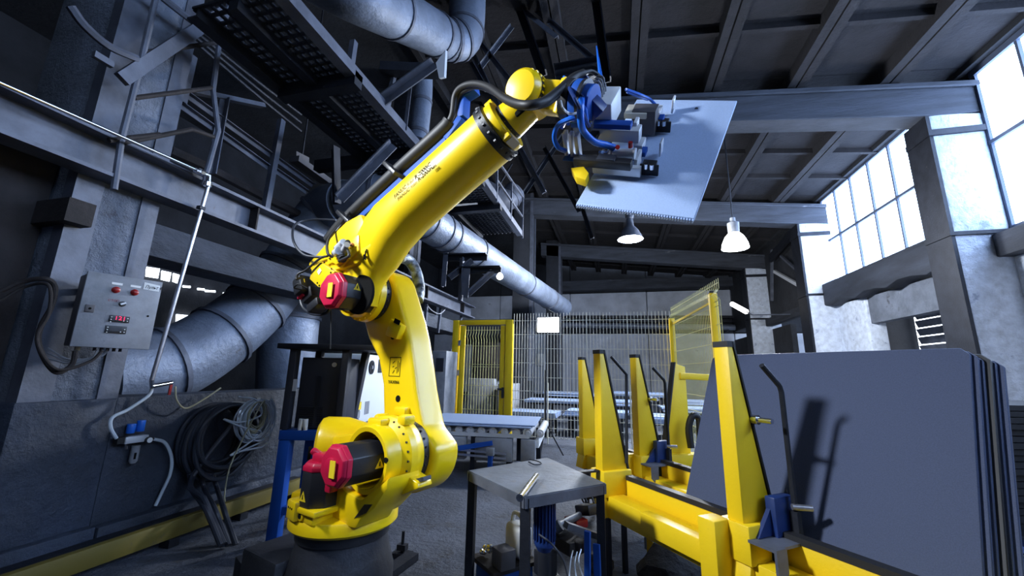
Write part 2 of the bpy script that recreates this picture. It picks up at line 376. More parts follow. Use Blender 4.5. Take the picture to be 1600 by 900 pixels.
# back wall of precast panels
bw = thing('wall_back', None, None, (0, 27, 0)); props(bw, **ST)
MB().span((-13, 27.25, 0), (12, 27.5, 9.6)).build('leak_backing', 'wall', bw)  # backing added to stop light leaking between the wall panels
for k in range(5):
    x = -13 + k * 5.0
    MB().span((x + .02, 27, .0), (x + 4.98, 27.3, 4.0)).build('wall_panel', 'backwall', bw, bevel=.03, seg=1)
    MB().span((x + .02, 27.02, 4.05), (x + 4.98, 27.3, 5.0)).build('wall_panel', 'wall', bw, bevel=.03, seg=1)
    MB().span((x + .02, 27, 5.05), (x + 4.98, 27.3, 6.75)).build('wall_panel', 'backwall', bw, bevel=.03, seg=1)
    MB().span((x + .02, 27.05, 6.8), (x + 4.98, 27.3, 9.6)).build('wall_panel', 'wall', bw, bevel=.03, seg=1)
MB().span((-4, 26.3, 6.85), (7, 26.8, 7.5)).build('trim_6', 'beam', **ST)
sp_ = thing('steam_pipe', 'thick grey pipe running along the back wall', 'pipe', (1.5, 26.4, 4.2))
MB().cyl((-4, 26.4, 4.55), (6.9, 26.4, 4.3), .17).build('pipe_run', 'duct', sp_)
for k in range(6): MB().bar((-3.5 + 2 * k, 26.3, 4.32 - .04 * k), (-3.5 + 2 * k, 26.995, 4.32 - .04 * k), .08, .10).build('bracket', 'darksteel', sp_)
b = MB(); b.bar((-4, 26.5, 5.12), (6.9, 26.5, 4.95), .2, .16); b.bar((-4, 26.5, 4.86), (6.9, 26.5, 4.66), .1, .1); b.build('cable_tray', 'darksteel', label='dark tray above the pipe on the back wall', cat='tray')
_a, _b = atY(840, 519, 20.3), atY(873, 496, 20.3)
fl_ = thing('flood_lamp', 'square flood lamp glaring above the mesh fence', 'lamp', _a)
MB().span((_a.x, 20.3, _a.z), (_b.x, 20.34, _b.z)).build('lamp_glass', 'floodpane', fl_, bevel=.01)
MB().span((_a.x - .04, 20.35, _a.z - .04), (_b.x + .04, 20.55, _b.z + .04)).build('lamp_case', 'darksteel', fl_)
MB().span((_b.x - .3, 20.5, _b.z - .5), (_b.x - .2, 20.795, _b.z - .2)).build('lamp_bracket', 'darksteel', fl_)
# left: dark annexe shell
MB().span((-13.2, -7, 0), (-13, 29, 9.6)).build('wall_left', 'wall', **ST)
MB().span((-13, -7, 9.0), (RX[0], 29, 9.2)).build('ceiling', 'wall', **ST)
MB().span((-13, -7.2, 0), (12, -7, 9.6)).build('wall_rear', 'wall', **ST)
t = thing('window_5', 'broken bright panes in the dark annexe wall right of the control box', None, (-12.9, 10, 3)); props(t, **ST)
for (x0, y0, x1, y1) in ((228, 417, 248, 436), (252, 423, 266, 441), (270, 427, 280, 444)):
    MB().prism([atX(x0, y0, -12.9), atX(x1, y0 + 3, -12.9), atX(x1 - 3, y1 - 1, -12.9), atX(x0 - 1, y1 - 4, -12.9)], (.05, 0, 0)).build('pane', 'paneglow', t)
t = thing('window_6', 'lower bright broken pane behind the slanting pipe', None, (-12.9, 10, 2)); props(t, **ST)
MB().prism([atX(275, 491, -12.9), atX(305, 494, -12.9), atX(303, 509, -12.9), atX(274, 506, -12.9)], (.05, 0, 0)).build('pane', 'paneglow', t)
t = thing('window_7', 'row of tiny bright slits low in the annexe wall', None, (-12.9, 11, 3)); props(t, **ST)
for x0, x1, y in ((308, 318, 450), (320, 335, 453), (285, 296, 446), (348, 352, 457)):
    MB().prism([atX(x0, y, -12.9), atX(x1, y + 1, -12.9), atX(x1, y + 4, -12.9), atX(x0, y + 3, -12.9)], (.05, 0, 0)).build('pane', 'paneglow', t)
# left column with steel edge strips
def left_column(y0, y1, x, dx, label, ztop=9.0, mt='plaster'):
    c = thing('column', label, 'column', (x, y0, 0)); props(c, **ST)
    MB().span((x - dx, y0, 0), (x - .015, y1, ztop)).build('shaft', mt, c, bevel=.02)
    for ya, yb in ((y0 - .015, y0 + .16), (y1 - .13, y1 + .01)):
        MB().span((x - .12, ya, 1.1), (x + .0, yb, ztop)).build('corner_strip', 'bluepaint' if mt == 'bluepaint' else 'steel', c)
    if mt == 'plaster':
        MB().span((x - dx, y0 - .03, 0), (x + .015, y1 + .005, 1.12)).build('lower_casing', 'bluepaint', c, bevel=.015)
        MB().span((x + .0, y0 - .03, 0), (x + .09, y1, .17)).build('foot_ledge', 'bluepaint', c, bevel=.01)
    return c
c = left_column(1.9, 2.46, XL, .9, 'big rough plastered column with steel corner strips behind the control box')
MB().span((XL - 1.0, 1.82, 2.42), (XL + .12, 1.98, 2.60)).build('ledge', 'rust', c)
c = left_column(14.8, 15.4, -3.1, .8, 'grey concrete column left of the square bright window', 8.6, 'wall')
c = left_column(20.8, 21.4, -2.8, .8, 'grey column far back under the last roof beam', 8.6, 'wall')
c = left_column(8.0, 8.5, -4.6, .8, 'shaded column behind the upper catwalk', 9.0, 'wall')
# low blue grey wall on the left
w = MB(); w.span((XL - .3, 2.47, 0), (XL, 8.2, 1.13)); w.build('wall_left', 'bluepaint', bevel=.015, **ST)
w = MB(); w.span((XL - .9, -3, 0), (XL - .45, 1.88, 1.13)); w.build('wall_left', 'bluepaint', bevel=.015, **ST)
w = MB(); w.span((XL, 2.47, 0), (XL + .10, 8.0, .16)); w.build('baseboard_left', 'bluepaint', bevel=.01, **ST)
w = MB(); w.span((XL - 1.2, -3, 0), (XL - .25, 1.88, 3.2)); w.build('wall_left', 'rust', **ST)
# crane runway beam along the left
t = thing('runway_beam', 'long grey steel runway beam crossing the left column', 'beam', (XL + .05, 0, 2.8))
b = MB(); b.span((XL + .03, -3, 2.87), (XL + .07, 10.4, 3.14)); b.build('web', 'steel', t)
MB().span((XL + .0, -3, 3.14), (XL + .2, 10.4, 3.17)).build('flange', 'steel', t)
MB().span((XL + .0, -3, 2.84), (XL + .2, 10.4, 2.87)).build('flange', 'steel', t)
for y in (1.15, 3.3, 5.4, 7.5, 9.6): MB().span((XL + .07, y, 2.87), (XL + .18, y + .02, 3.14)).build('stiffener', 'rust', t)
b = MB(); b.span((XL - .45, 2.46, 2.35), (XL - .02, 10.2, 2.66)); b.build('trim_7', 'beam', bevel=.02, label='cracked concrete ledge beam under the runway beam', **ST)
# ================================================================== ROBOT
AZ = math.radians(17.4)
RN = V((math.sin(AZ), math.cos(AZ), 0)); RR = V((RN.y, -RN.x, 0))     # joint axis direction, reach direction
J = V((-1.602, 2.274, 0.243))
def w3(a, b, c): return J + RR * a + RN * b + Z_ * c
def rp(px, py, b): q = onpl(px, py, J + RN * b, RN) - J; return (q.dot(RR), q.z)
def wp(px, py, b): return onpl(px, py, J + RN * b, RN)
rob = thing('industrial_robot', 'large yellow six axis robot arm with crimson motor caps reaching up to the right', 'robot', (J.x, J.y, 0))
def ringpts(ca, cz, r, a0, a1, n):
    return [(ca + r * math.cos(math.radians(a0 + (a1 - a0) * i / n)), cz + r * math.sin(math.radians(a0 + (a1 - a0) * i / n))) for i in range(n + 1)]
def rprism(pts, b0, b1): return MB().prism([w3(a, b0, c) for a, c in pts], RN * (b1 - b0))
A2 = (.312, .670); A3 = (-.105, 1.661)
# pedestal and base
b = MB(); b.lathe([(.30, -.243), (.30, .02), (.27, .12), (.25, .2), (.25, .275)], w3(0, 0, 0), Z_, 40)
b.box(w3(-.30, -.12, -.06), (.36, .40, .36), (RR, RN, Z_)); b.box(w3(.20, -.22, -.16), (.3, .3, .16), (RR, RN, Z_))
b.build('base', mat('grey base casting', (0.075, 0.08, 0.10), .5, .3, var=.35, vscale=5, bump=.2, bscale=20), rob, bevel=.02)
MB().lathe([(.262, .215), (.262, .272)], w3(0, 0, 0), Z_, 40).build('base_ring', 'black', rob)
# turntable disc with lugs
b = MB(); b.lathe([(.29, .27), (.305, .285), (.305, .325), (.292, .345), (.20, .36)], w3(0, 0, 0), Z_, 56)
tt = b.build('turntable', 'yellow', rob)
def lug(px, py, ang, hh, ww):
    pass
for ang, ln, wd, hh in ((-150, .12, .10, .085), (-100, .12, .11, .10)):
    d = V((math.cos(math.radians(ang)), math.sin(math.radians(ang)), 0)); d = RR * d.x + RN * d.y
    sdir = Z_.cross(d)
    o = MB().box(w3(0, 0, .345 + hh / 2) + d * (.30 - ln / 2 + .02), (ln, wd, hh), (d, sdir, Z_)).build('lug', 'yellow', rob, bevel=.012)
    h = MB()
    for k in (-1, 0, 1): h.cyl(w3(0, 0, .345 + hh * .62) + d * .319 + sdir * k * .024, w3(0, 0, .345 + hh * .62) + d * .322 + sdir * k * .024, .006, n=8)
    h.build('bolt_holes', 'ink', o, kind='stuff')
for k, (s, sz) in enumerate((('YAZ066', .026), ('8  2', .024))):
    d = RR * math.cos(math.radians(-132)) + RN * math.sin(math.radians(-132)); tdir = Z_.cross(d)
    text('lettering', s, sz, w3(0, 0, .318 - .03 * k) + d * .3065 - tdir * .05, tdir, d, 'ink', rob)
# casting web between turntable and shoulder housing
prof = [(-.16, .34), (-.10, .40), (-.055, .50), (-.02, .585), (.10, .62), (.30, .60), (.50, .60), (.485, .50), (.40, .42), (.345, .34)]
web = rprism([(-.14, .33), (-.10, .37), (-.045, .47), (.01, .54), (.09, .555), (.2, .50), (.33, .48), (.45, .56), (.53, .62), (.525, .56), (.44, .45), (.34, .38), (.31, .33)], -.17, .07)
web.build('shoulder_web', 'yellow', rob, bevel=.02)
rprism([(.08, .36), (.31, .36), (.43, .47), (.36, .52), (.12, .50)], -.10, .14).build('shoulder_web', 'yellow', rob, bevel=.03)
MB().hexa([w3(.30, -.173, .385), w3(.385, -.173, .425), w3(.43, -.173, .475), w3(.37, -.173, .465)], [w3(.30, -.160, .385), w3(.385, -.160, .425), w3(.43, -.160, .475), w3(.37, -.160, .465)]).build('web_pocket_dark', 'black', rob)  # black patch painted for the dark inside of a pocket
# shoulder housing: barrel on the joint axis with flange ring and dark recess
sh = MB(); sh.lathe([(.148, -.14), (.172, -.145), (.182, -.13), (.182, -.05), (.205, -.03), (.222, -.015), (.222, .03), (.205, .045), (.200, .10), (.196, .105)], w3(A2[0], 0, A2[1]), RN, 56, cap=False)
sh.lathe([(.146, -.14), (.142, .09)], w3(A2[0], 0, A2[1]), RN, 40, cap=False)
sh.build('shoulder_housing', 'yellow', rob)
MB().cyl(w3(A2[0], .02, A2[1]), w3(A2[0], .06, A2[1]), .150, n=40).build('shoulder_recess', 'black', rob)
bolts = MB()
for k in range(26):
    t = 2 * PI * k / 26; p = w3(A2[0] + .206 * math.cos(t), -.030, A2[1] + .206 * math.sin(t)); bolts.cyl(p - RN * .002, p + RN * .010, .0062, n=6)
bolts.build('flange_bolts', 'black', rob, kind='stuff')
b = MB(); b.hexa([w3(.42, -.02, .47), w3(.50, -.02, .50), w3(.60, -.02, .545), w3(.585, -.02, .575), w3(.50, -.02, .60)], [w3(.42, .09, .47), w3(.50, .09, .50), w3(.60, .09, .545), w3(.585, .09, .575), w3(.50, .09, .60)])
b.build('stop_bracket', 'yellow', rob, bevel=.01)
MB().box(w3(.575, .03, .578), (.075, .06, .02), (V((RR * .95 + Z_ * .3)).normalized(), RN, V((Z_ * .95 - RR * .3)).normalized())).build('stop_pad', 'hose', rob)
b = MB(); b.box(w3(A2[0] - .02, -.06, A2[1] + .188), (.12, .07, .05), (RR, RN, Z_)); b.build('housing_boss', 'yellow', rob, bevel=.015)
b = MB(); b.box(w3(A2[0] + .12, .02, A2[1] + .205), (.07, .09, .06), (RR, RN, Z_)); b.build('housing_boss', 'yellow', rob, bevel=.02)
MB().cyl(w3(A2[0] + .162, -.14, A2[1] + .02), w3(A2[0] + .162, -.1475, A2[1] + .02), .014, n=12).build('plug_hole', 'ink', rob)
# motors -----------------------------------------------------------
def motor(c0, axis, up, r, ln, cap, name='joint_motor', capside=-1):
    """octagonal black motor body with a crimson end cap"""
    ax = V(axis).normalized(); u = V(up); u = (u - ax * u.dot(ax)).normalized(); v = ax.cross(u)
    def octa(rad, h): return [V(c0) + ax * h + u * rad * math.cos(PI / 8 + k * PI / 4) + v * rad * math.sin(PI / 8 + k * PI / 4) for k in range(8)]
    m = MB().hexa(octa(r, 0), octa(r, ln)).build(name, 'black', rob, bevel=.006)
    b = MB(); b.hexa(octa(r * 1.02, ln), octa(r * 1.02, ln + cap * .6)); b.hexa(octa(r * .99, ln + cap * .6), octa(r * .86, ln + cap))
    b.cyl(V(c0) + ax * (ln + cap), V(c0) + ax * (ln + cap * 1.25), r * .42, n=14)
    b.build('motor_cap', 'red', m, bevel=.004)
    b = MB(); q = V(c0) + ax * (ln + cap * 1.25); b.box(q + u * r * -.05 - v * r * .25, (.004, r * .75, r * .38), (ax, u, v)); b.build('cap_plate', 'warn', m)
    return m
def triangle(org, xdir, nrm, size, par):
    x = V(xdir).normalized(); nn = V(nrm).normalized(); y = nn.cross(x)
    if y.z < 0: y = -y
    o = V(org)
    MB().prism([o - x * size * .55, o + x * size * .55, o + y * size], nn * .0015).build('warning_triangle', 'warn', par)
    MB().prism([o - x * size * .08 + y * size * .2 + nn * .002, o + x * size * .08 + y * size * .2 + nn * .002, o + x * size * .05 + y * size * .65 + nn * .002, o - x * size * .05 + y * size * .65 + nn * .002], nn * .0008).build('warning_mark', 'ink', par)
m2 = motor(w3(A2[0], .03, A2[1]), -RN, Z_, .108, .33, .05)
# side label faces reach direction left
q = (-Z_ * .38 - RR * .92).normalized()
triangle(w3(A2[0] + .1005, -.13, A2[1] - .03), -RN, RR, .052, m2)
# first axis motor standing on the turntable
m1c = rp(502, 770, -.20)
m1 = motor(w3(m1c[0], -.20, .40), Z_, RN, .108, .20, .045)
triangle(w3(m1c[0] - .01, -.3008, .45), RR, -RN, .052, m1)
MB().box(w3(m1c[0], -.20, .405), (.24, .22, .03), (RR, RN, Z_)).build('motor_plate', 'yellow', rob, bevel=.008)
b = MB(); b.box(w3(m1c[0] + .0, -.21, .37), (.16, .16, .06), (RR, RN, Z_)); b.build('motor_mount', 'yellow', rob, bevel=.01)
b = MB(); b.cyl(w3(m1c[0] - .02, -.285, .375), w3(m1c[0] - .02, -.300, .375), .026, n=16); b.build('eye_boss', 'yellow', rob, bevel=.004)
MB().cyl(w3(m1c[0] - .02, -.298, .375), w3(m1c[0] - .02, -.302, .375), .013, n=12).build('eye_hole', 'ink', rob)
b = MB(); b.box(w3(m1c[0] + .02, -.20, .66), (.13, .11, .05), (RR, RN, Z_)); b.cyl(w3(m1c[0] - .03, -.2, .66), w3(m1c[0] - .06, -.25, .70), .02); b.build('connector_cap', 'red', rob, bevel=.012)
b = MB(); b.box(w3(m1c[0] + .115, -.22, .56), (.05, .06, .12), (RR, RN, Z_)); b.build('connector_cap', 'red', rob, bevel=.012)
# counterbalance drum and brackets behind
cA, cB = wp(512, 700, .12), wp(585, 690, .30)
b = MB(); b.lathe([(.02, -.012), (.14, .0), (.175, .02), (.185, .05), (.18, .18), (.13, .34), (.10, .45)], w3(-.325, -.02, .655), (RN * .75 + RR * .66), 40)
bd = b.build('balancer_drum', 'yellow', rob)
MB().cyl(w3(-.36, -.035, .61), w3(-.37, -.05, .61), .042, n=24).build('drum_hole', 'ink', rob)
rprism([(-.34, .36), (-.12, .36), (-.12, .60), (-.28, .60), (-.36, .5)], .02, .06).build('drum_bracket', 'yellow', rob, bevel=.02)
rprism([(-.20, .60), (.16, .60), (.2, .70), (.14, .80), (.06, .775), (-.20, .725)], -.05, .03).build('top_bracket', 'yellow', rob, bevel=.012)
rprism([(.14, .74), (.20, .72), (.27, .84), (.225, .90), (.20, .89)], -.02, .07).build('lifting_lug', 'yellow', rob, bevel=.012)
MB().box(w3(-.19, -.056, .66), (.025, .02, .10), (RR, RN, Z_)).build('bracket_slot', 'ink', rob)
# link arm -----------------------------------------------------------
B0, B1 = .155, .375
near = [(620, 448), (633, 500), (639, 530), (645, 575), (649, 610), (654, 640), (660, 670), (664, 700)]
leftp = [(602, 690), (597, 650), (596, 600), (589, 560), (574, 530)]
top = ringpts(*A3, .205, 185, 20, 14)
right = [rp(x, y, B0) for x, y in near[1:-1]]
bot = ringpts(*A2, .238, 12, -195, 22)
left = [rp(x, y, B0) for x, y in leftp[1:]]
poly = top + right + bot + left
b = rprism(poly, B0, B1)
link = b.build('link_arm', 'yellow', rob, bevel=.035, seg=4, sharp=50)
MB().cyl(w3(A2[0], .10, A2[1]), w3(A2[0], B0 + .01, A2[1]), .188, n=48).build('joint_ring', 'black', rob)
MB().cyl(w3(A3[0], .10, A3[1]), w3(A3[0], B0 + .01, A3[1]), .165, n=48).build('joint_ring', 'black', rob)
jb = MB()
for k in range(24):
    t = 2 * PI * k / 24
    for (A, rr_) in ((A2, .188), (A3, .165)):
        p = w3(A[0] + rr_ * math.cos(t), .13, A[1] + rr_ * math.sin(t)); jb.box(p, (.012, .012, .012))
jb.build('ring_studs', 'hose', rob, kind='stuff')
for x, y, r in ((614, 526, .020), (622, 623, .021)):
    a, c = rp(x, y, B0); MB().cyl(w3(a, B0 + .002, c), w3(a, B0 - .002, c), r, n=20).build('lightening_hole', 'ink', link)
a, c = rp(632, 640, B0)
b = MB(); b.box(w3(a, B0 - .02, c - .01), (.10, .05, .055), (RR, RN, Z_)); b.build('arm_boss', 'yellow', link, bevel=.012)
a, c = rp(626, 510, B0); b = MB(); b.hexa([w3(a - .09, B0 - .05, c - .06), w3(a + .02, B0 - .05, c - .09), w3(a + .06, B0 - .05, c), w3(a - .05, B0 - .05, c + .05)], [w3(a - .09, B0, c - .06), w3(a + .02, B0, c - .09), w3(a + .06, B0, c), w3(a - .05, B0, c + .05)]); b.build('arm_stop', 'yellow', link, bevel=.008)
b = MB(); b.box(w3(a + .02, B0 - .052, c + .025), (.055, .006, .03), (V((RR * .93 - Z_ * .36)).normalized(), RN, V((Z_ * .93 + RR * .36)).normalized())); b.build('stop_pad', 'ink', link)
# printed frame with marks and serial on the link arm
a, c = rp(607, 588, B0 - .002); e = .004; bb = B0 - .0015
f = MB(); fw, fh = .105, .125
for (x0, y0, x1, y1) in ((0, 0, fw, e), (0, fh - e, fw, fh), (0, 0, e, fh), (fw - e, 0, fw, fh)):
    f.hexa([w3(a + x0, bb, c + y0), w3(a + x1, bb, c + y0), w3(a + x1, bb, c + y1), w3(a + x0, bb, c + y1)], [w3(a + x0, bb + .001, c + y0), w3(a + x1, bb + .001, c + y0), w3(a + x1, bb + .001, c + y1), w3(a + x0, bb + .001, c + y1)])
for (x0, y0, x1, y1) in ((.03, .085, .05, .10), (.055, .05, .07, .06), (.03, .06, .045, .066), (.035, .02, .05, .04), (.075, .02, .08, .1), (.088, .03, .093, .09)):
    f.bar(w3(a + x0, bb, c + y0), w3(a + x1, bb, c + y1), .004, .001, RN)
f.build('printed_frame', 'ink', link)
text('lettering', 'YAX066', .030, w3(a + .002, B0 - .003, c - .045), RR, -RN, 'ink', link)
# forearm casting -----------------------------------------------------
uF = (RR * .892 + Z_ * .452).normalized(); vF = (Z_ * .892 - RR * .452).normalized()
def fz(s, b_, h): return w3(.173, b_, 2.083) + uF * s + vF * h        # along tube, across, upward from the tube axis
# tube with swept cross-sections blending into the elbow casting
def loft(secs, n=28):
    b = MB(); rings = []
    for (c, ax1, r1, ax2, r2, sq) in secs:
        ring = []
        for k in range(n):
            t = 2 * PI * k / n; ct, st = math.cos(t), math.sin(t)
            p = 2 / sq
            ring.append(b.bm.verts.new(V(c) + V(ax1) * r1 * math.copysign(abs(ct) ** p, ct) + V(ax2) * r2 * math.copysign(abs(st) ** p, st)))
        rings.append(ring)
    for a_, b_ in zip(rings, rings[1:]):
        for k in range(n):
            j = (k + 1) % n; b.bm.faces.new((a_[k], a_[j], b_[j], b_[k]))
    b.bm.faces.new(rings[0][::-1]); b.bm.faces.new(rings[-1]); return b
L_END = .915
nrm = lambda v: V(v).normalized()
d1 = nrm(RR * .70 + Z_ * .71); e1 = nrm(Z_ * .70 - RR * .71)
d2 = nrm(RR * .40 + Z_ * .92); e2 = nrm(Z_ * .40 - RR * .92)
secs = [(w3(A3[0] + .02, .005, A3[1] - .10), nrm(RR), .15, RN, .095, 2.4),
        (w3(A3[0] + .035, .005, A3[1] + .04), nrm(RR), .165, RN, .10, 2.6),
        (w3(A3[0] + .075, .005, A3[1] + .16), nrm(RR * .95 - Z_ * .3), .185, RN, .115, 2.6),
        (w3(.03, .0, 1.93), nrm(RR * .80 - Z_ * .6), .21, RN, .135, 2.6),
        (fz(.02, 0, -.012), -vF, .19, RN, .152, 2.4), (fz(.20, 0, 0), -vF, .170, RN, .160, 2.1), (fz(.5, 0, 0), -vF, .165, RN, .163, 2.0), (fz(L_END, 0, 0), -vF, .161, RN, .161, 2.0)]
fa = loft(secs, 40).build('forearm', 'yellow', rob, sharp=60)
# elbow body: rear wing carrying the three wrist motors, arched over the elbow motor
wing = [(585, 342), (562, 354), (547, 368), (528, 390), (503, 418), (512, 436), (528, 440), (545, 428), (562, 424), (580, 418), (605, 390)]
b = rprism([rp(x, y, -.02) for x, y in wing], -.135, .13); b.build('elbow_wing', 'yellow', rob, bevel=.02)
b = MB(); b.lathe([(.150, -.045), (.162, -.04), (.165, .03), (.185, .05), (.188, .095), (.175, .10)], w3(A3[0], 0, A3[1]), RN, 48, cap=False); b.lathe([(.150, -.045), (.13, .03), (.13, .09)], w3(A3[0], 0, A3[1]), RN, 40, cap=False)
b.build('elbow_flange', 'yellow', rob)
MB().cyl(w3(A3[0], .03, A3[1]), w3(A3[0], .07, A3[1]), .14, n=40).build('elbow_recess_dark', 'black', rob)
_m = rp(556, 462, -.11); MB().lathe([(.128, 0), (.128, .02)], w3(_m[0] + .01, -.097, _m[1] + .01), RN, 36).build('elbow_recess_dark', 'ink', rob)  # black disc painted for the dark recess behind the motor
fb = MB()
for k in range(20):
    t = 2 * PI * k / 20; p = w3(A3[0] + .176 * math.cos(t), .046, A3[1] + .176 * math.sin(t)); fb.cyl(p - RN * .012, p, .007, n=6)
fb.build('flange_bolts', 'rackyellow', rob, kind='stuff')
m3c = rp(538, 459, -.12)
m3 = motor(w3(m3c[0] + .03, .04, m3c[1]), -RN, Z_, .118, .24, .05)
triangle(w3(m3c[0] + .03 + .1095, -.13, m3c[1] + .01), -RN, RR, .045, m3)
# rear motor plates and connectors
def plate(pxs, b0, b1, name, m='yellow', par=rob, bevel=.008):
    return rprism([rp(x, y, b0) for x, y in pxs], b0, b1).build(name, m, par, bevel=bevel)
p1 = plate([(500, 408), (523, 424), (512, 440), (508, 452), (496, 448), (483, 436), (487, 420)], -.17, -.10, 'motor_cover')
p2 = plate([(516, 388), (530, 380), (545, 388), (542, 404), (524, 414), (512, 404)], -.17, -.08, 'motor_cover')
p3 = plate([(546, 372), (560, 366), (560, 392), (530, 418), (524, 410)], -.15, -.10, 'connector_plate')
a, c = rp(499, 424, -.172); MB().box(w3(a, -.172, c), (.035, .003, .035), (nrm(RR + Z_), RN, nrm(Z_ - RR))).build('sticker', 'label', p1)
hb = MB()
for x, y in ((507, 410), (518, 420), (517, 426), (496, 442), (499, 446), (491, 414)):
    a, c = rp(x, y, -.171); hb.cyl(w3(a, -.171, c), w3(a, -.174, c), .006, n=8)
hb.build('screw_holes', 'ink', p1, kind='stuff')
a, c = rp(535, 388, -.2)
b = MB()
for (x, y, x1, y1, r) in ((527, 388, 537, 378, .022), (535, 395, 542, 382, .020), (524, 396, 530, 392, .026)):
    b.cyl(wp(x, y, -.18), wp(x1, y1, -.22), r, n=14)
b.build('connector', 'alu', rob)
b = MB()
for (x, y, x1, y1, r) in ((530, 398, 536, 405, .024), (538, 384, 544, 378, .016)): b = MB(); b.cyl(wp(x, y, -.18), wp(x1, y1, -.2), r, n=14); b.build('connector', 'black', rob)
a, c = rp(551, 383, -.152); MB().cyl(w3(a, -.15, c), w3(a, -.165, c), .014, n=12).build('copper_fitting', mat('copper', (.45, .2, .1), .4, .6), rob)
b = MB(); b.box(wp(478, 448, -.12), (.10, .14, .13), (uF, RN, vF)); b.box(wp(490, 462, -.08), (.12, .12, .09), (uF, RN, vF)); b.build('rear_motor', 'black', rob, bevel=.015)
b = MB(); b.box(wp(474, 440, -.16), (.03, .004, .03), (uF, RN, vF)); b.build('warning_label', 'warn', rob)
b = MB(); b.box(wp(498, 478, -.16), (.12, .10, .06), (uF, RN, vF)); b.build('rear_connector', 'black', rob, bevel=.01)
b = MB(); b.box(wp(476, 464, -.12), (.06, .08, .02), (uF, RN, vF)); b.build('rear_cap', 'red', rob, bevel=.005)
def hose(name, pts, r, m, par=rob, n=8, sm=7, **kw): return MB().tube(pts, r, n, sm).build(name, m, par, **kw)
hose('cable', [wp(470, 434, -.2), wp(463, 436, -.24), wp(466, 428, -.22), wp(478, 422, -.2), wp(500, 404, -.19), wp(512, 400, -.19)], .008, 'rubber')
hose('cable', [wp(472, 452, -.2), wp(460, 450, -.24), wp(466, 444, -.24), wp(480, 450, -.2)], .006, 'rubber')
hose('cable', [wp(520, 402, -.22), wp(512, 395, -.24), wp(513, 375, -.2), wp(530, 352, -.1), wp(548, 330, 0)], .009, 'rubber')
hose('cable', [wp(530, 408, -.21), wp(545, 400, -.23), wp(543, 390, -.2)], .009, 'rubber')
hose('cable', [wp(505, 402, -.16), wp(475, 398, -.2), wp(458, 375, -.2), wp(462, 350, -.12), wp(490, 343, 0), wp(525, 344, .05)], .009, 'hose')
hose('cable', [wp(468, 452, -.1), wp(472, 478, -.1), wp(487, 490, -.1), wp(508, 490, -.1), wp(516, 482, -.08)], .011, 'hose')
hose('cable', [wp(517, 485, -.1), wp(517, 530, -.1), wp(516, 545, -.1)], .004, 'rubber')
# marks on the forearm
def tub(s, ang, off=.0015): t = math.radians(ang); return fz(s, 0, 0) + (vF * math.sin(t) - RN * math.cos(t)) * (.1725 + off)
tn = lambda ang: vF * math.sin(math.radians(ang)) - RN * math.cos(math.radians(ang))
text('lettering', 'FANUC', .032, tub(.24, -8, .004), uF, tn(-8), 'ink', fa, 1.0, shear=.25, bold=.0006)
text('lettering', 'Robot', .028, tub(.36, -8, .003), uF, tn(-8), 'ink', fa, .75, shear=.3)
text('lettering', 'R-2000iC', .035, tub(.425, -8, .003), uF, tn(-8), 'ink', fa, 1.0, shear=.2, bold=.0012)
text('lettering', '125L', .020, tub(.55, -17, .003), uF, tn(-17), 'ink', fa, 1.0, shear=.2, bold=.0006)
dm = MB()
a, c = rp(571, 398, -.137)
for i in range(9): dm.cyl(w3(a + random.uniform(-.02, .02), -.136, c + random.uniform(-.04, .04)), w3(a, -.138, c), .004, n=5)
dm.build('mark_dots', 'ink', fa, kind='stuff')
# wrist ---------------------------------------------------------------
b = MB(); b.lathe([(.168, 0), (.168, .055), (.15, .062)], fz(L_END - .004, 0, 0), uF, 40); b.build('wrist_ring', 'black', rob)
rb_ = MB()
for k in range(20):
    t = 2 * PI * k / 20; rb_.box(fz(L_END + .028, 0, 0) + (vF * math.cos(t) + RN * math.sin(t)) * .168, (.014, .012, .012), (uF, RN, vF))
rb_.build('ring_studs', 'hose', rob, kind='stuff')
b = MB(); b.lathe([(.148, .055), (.150, .105), (.12, .112)], fz(L_END, 0, 0), uF, 40)
for h, bz in ((.13, -.05), (-.13, -.05)): b.box(fz(L_END + .085, bz, h), (.05, .06, .05), (uF, RN, vF))
b.build('wrist_flange', 'yellow', rob, bevel=.005)
b = MB(); b.lathe([(.105, .108), (.105, .135)], fz(L_END, 0, 0), uF, 36); b.build('wrist_ring', 'black', rob)
for h, bz in ((-.145, -.02),): MB().box(fz(L_END + .09, bz, h), (.05, .08, .03), (uF, RN, vF)).build('stop_pad', 'cream', rob)
Wp = onpl(814, 136, J + RN * -.12, RN)         # wrist pivot cover
j5 = nrm(RW @ V((.50, .02, -.87)))              # axis of the round cover, pointing into the wrist
d6 = nrm(RW @ V((.86, -.16, -.40))); d6 = nrm(d6 - j5 * d6.dot(j5)); k6 = d6.cross(j5)
b = MB(); e_ = fz(L_END + .12, 0, 0)
neck_end = Wp + j5 * .13 - uF * .02
b.tube([e_, e_ + uF * .12, neck_end - uF * .05, neck_end], [.105, .075], 24); b.build('wrist_neck', 'yellow', rob)
MB().box(e_ + uF * .10 - vF * .06 - RN * .07, (.07, .02, .05), (uF, RN, vF)).build('neck_window', 'ink', rob, bevel=.01)
b = MB(); b.lathe([(.03, -.02), (.085, -.012), (.105, .012), (.108, .03)], Wp, j5, 40); b.build('wrist_cover', 'yellow', rob)
b = MB(); b.lathe([(.108, .032), (.108, .065)], Wp, j5, 40); b.build('wrist_ring', 'black', rob)
wb = MB()
for k in range(22):
    t = 2 * PI * k / 22; p = Wp + j5 * .046 + (d6 * math.cos(t) + k6 * math.sin(t)) * .109; wb.box(p, (.010, .02, .010), (d6, j5, k6))
wb.build('cover_bolts', 'yellow', rob, kind='stuff')
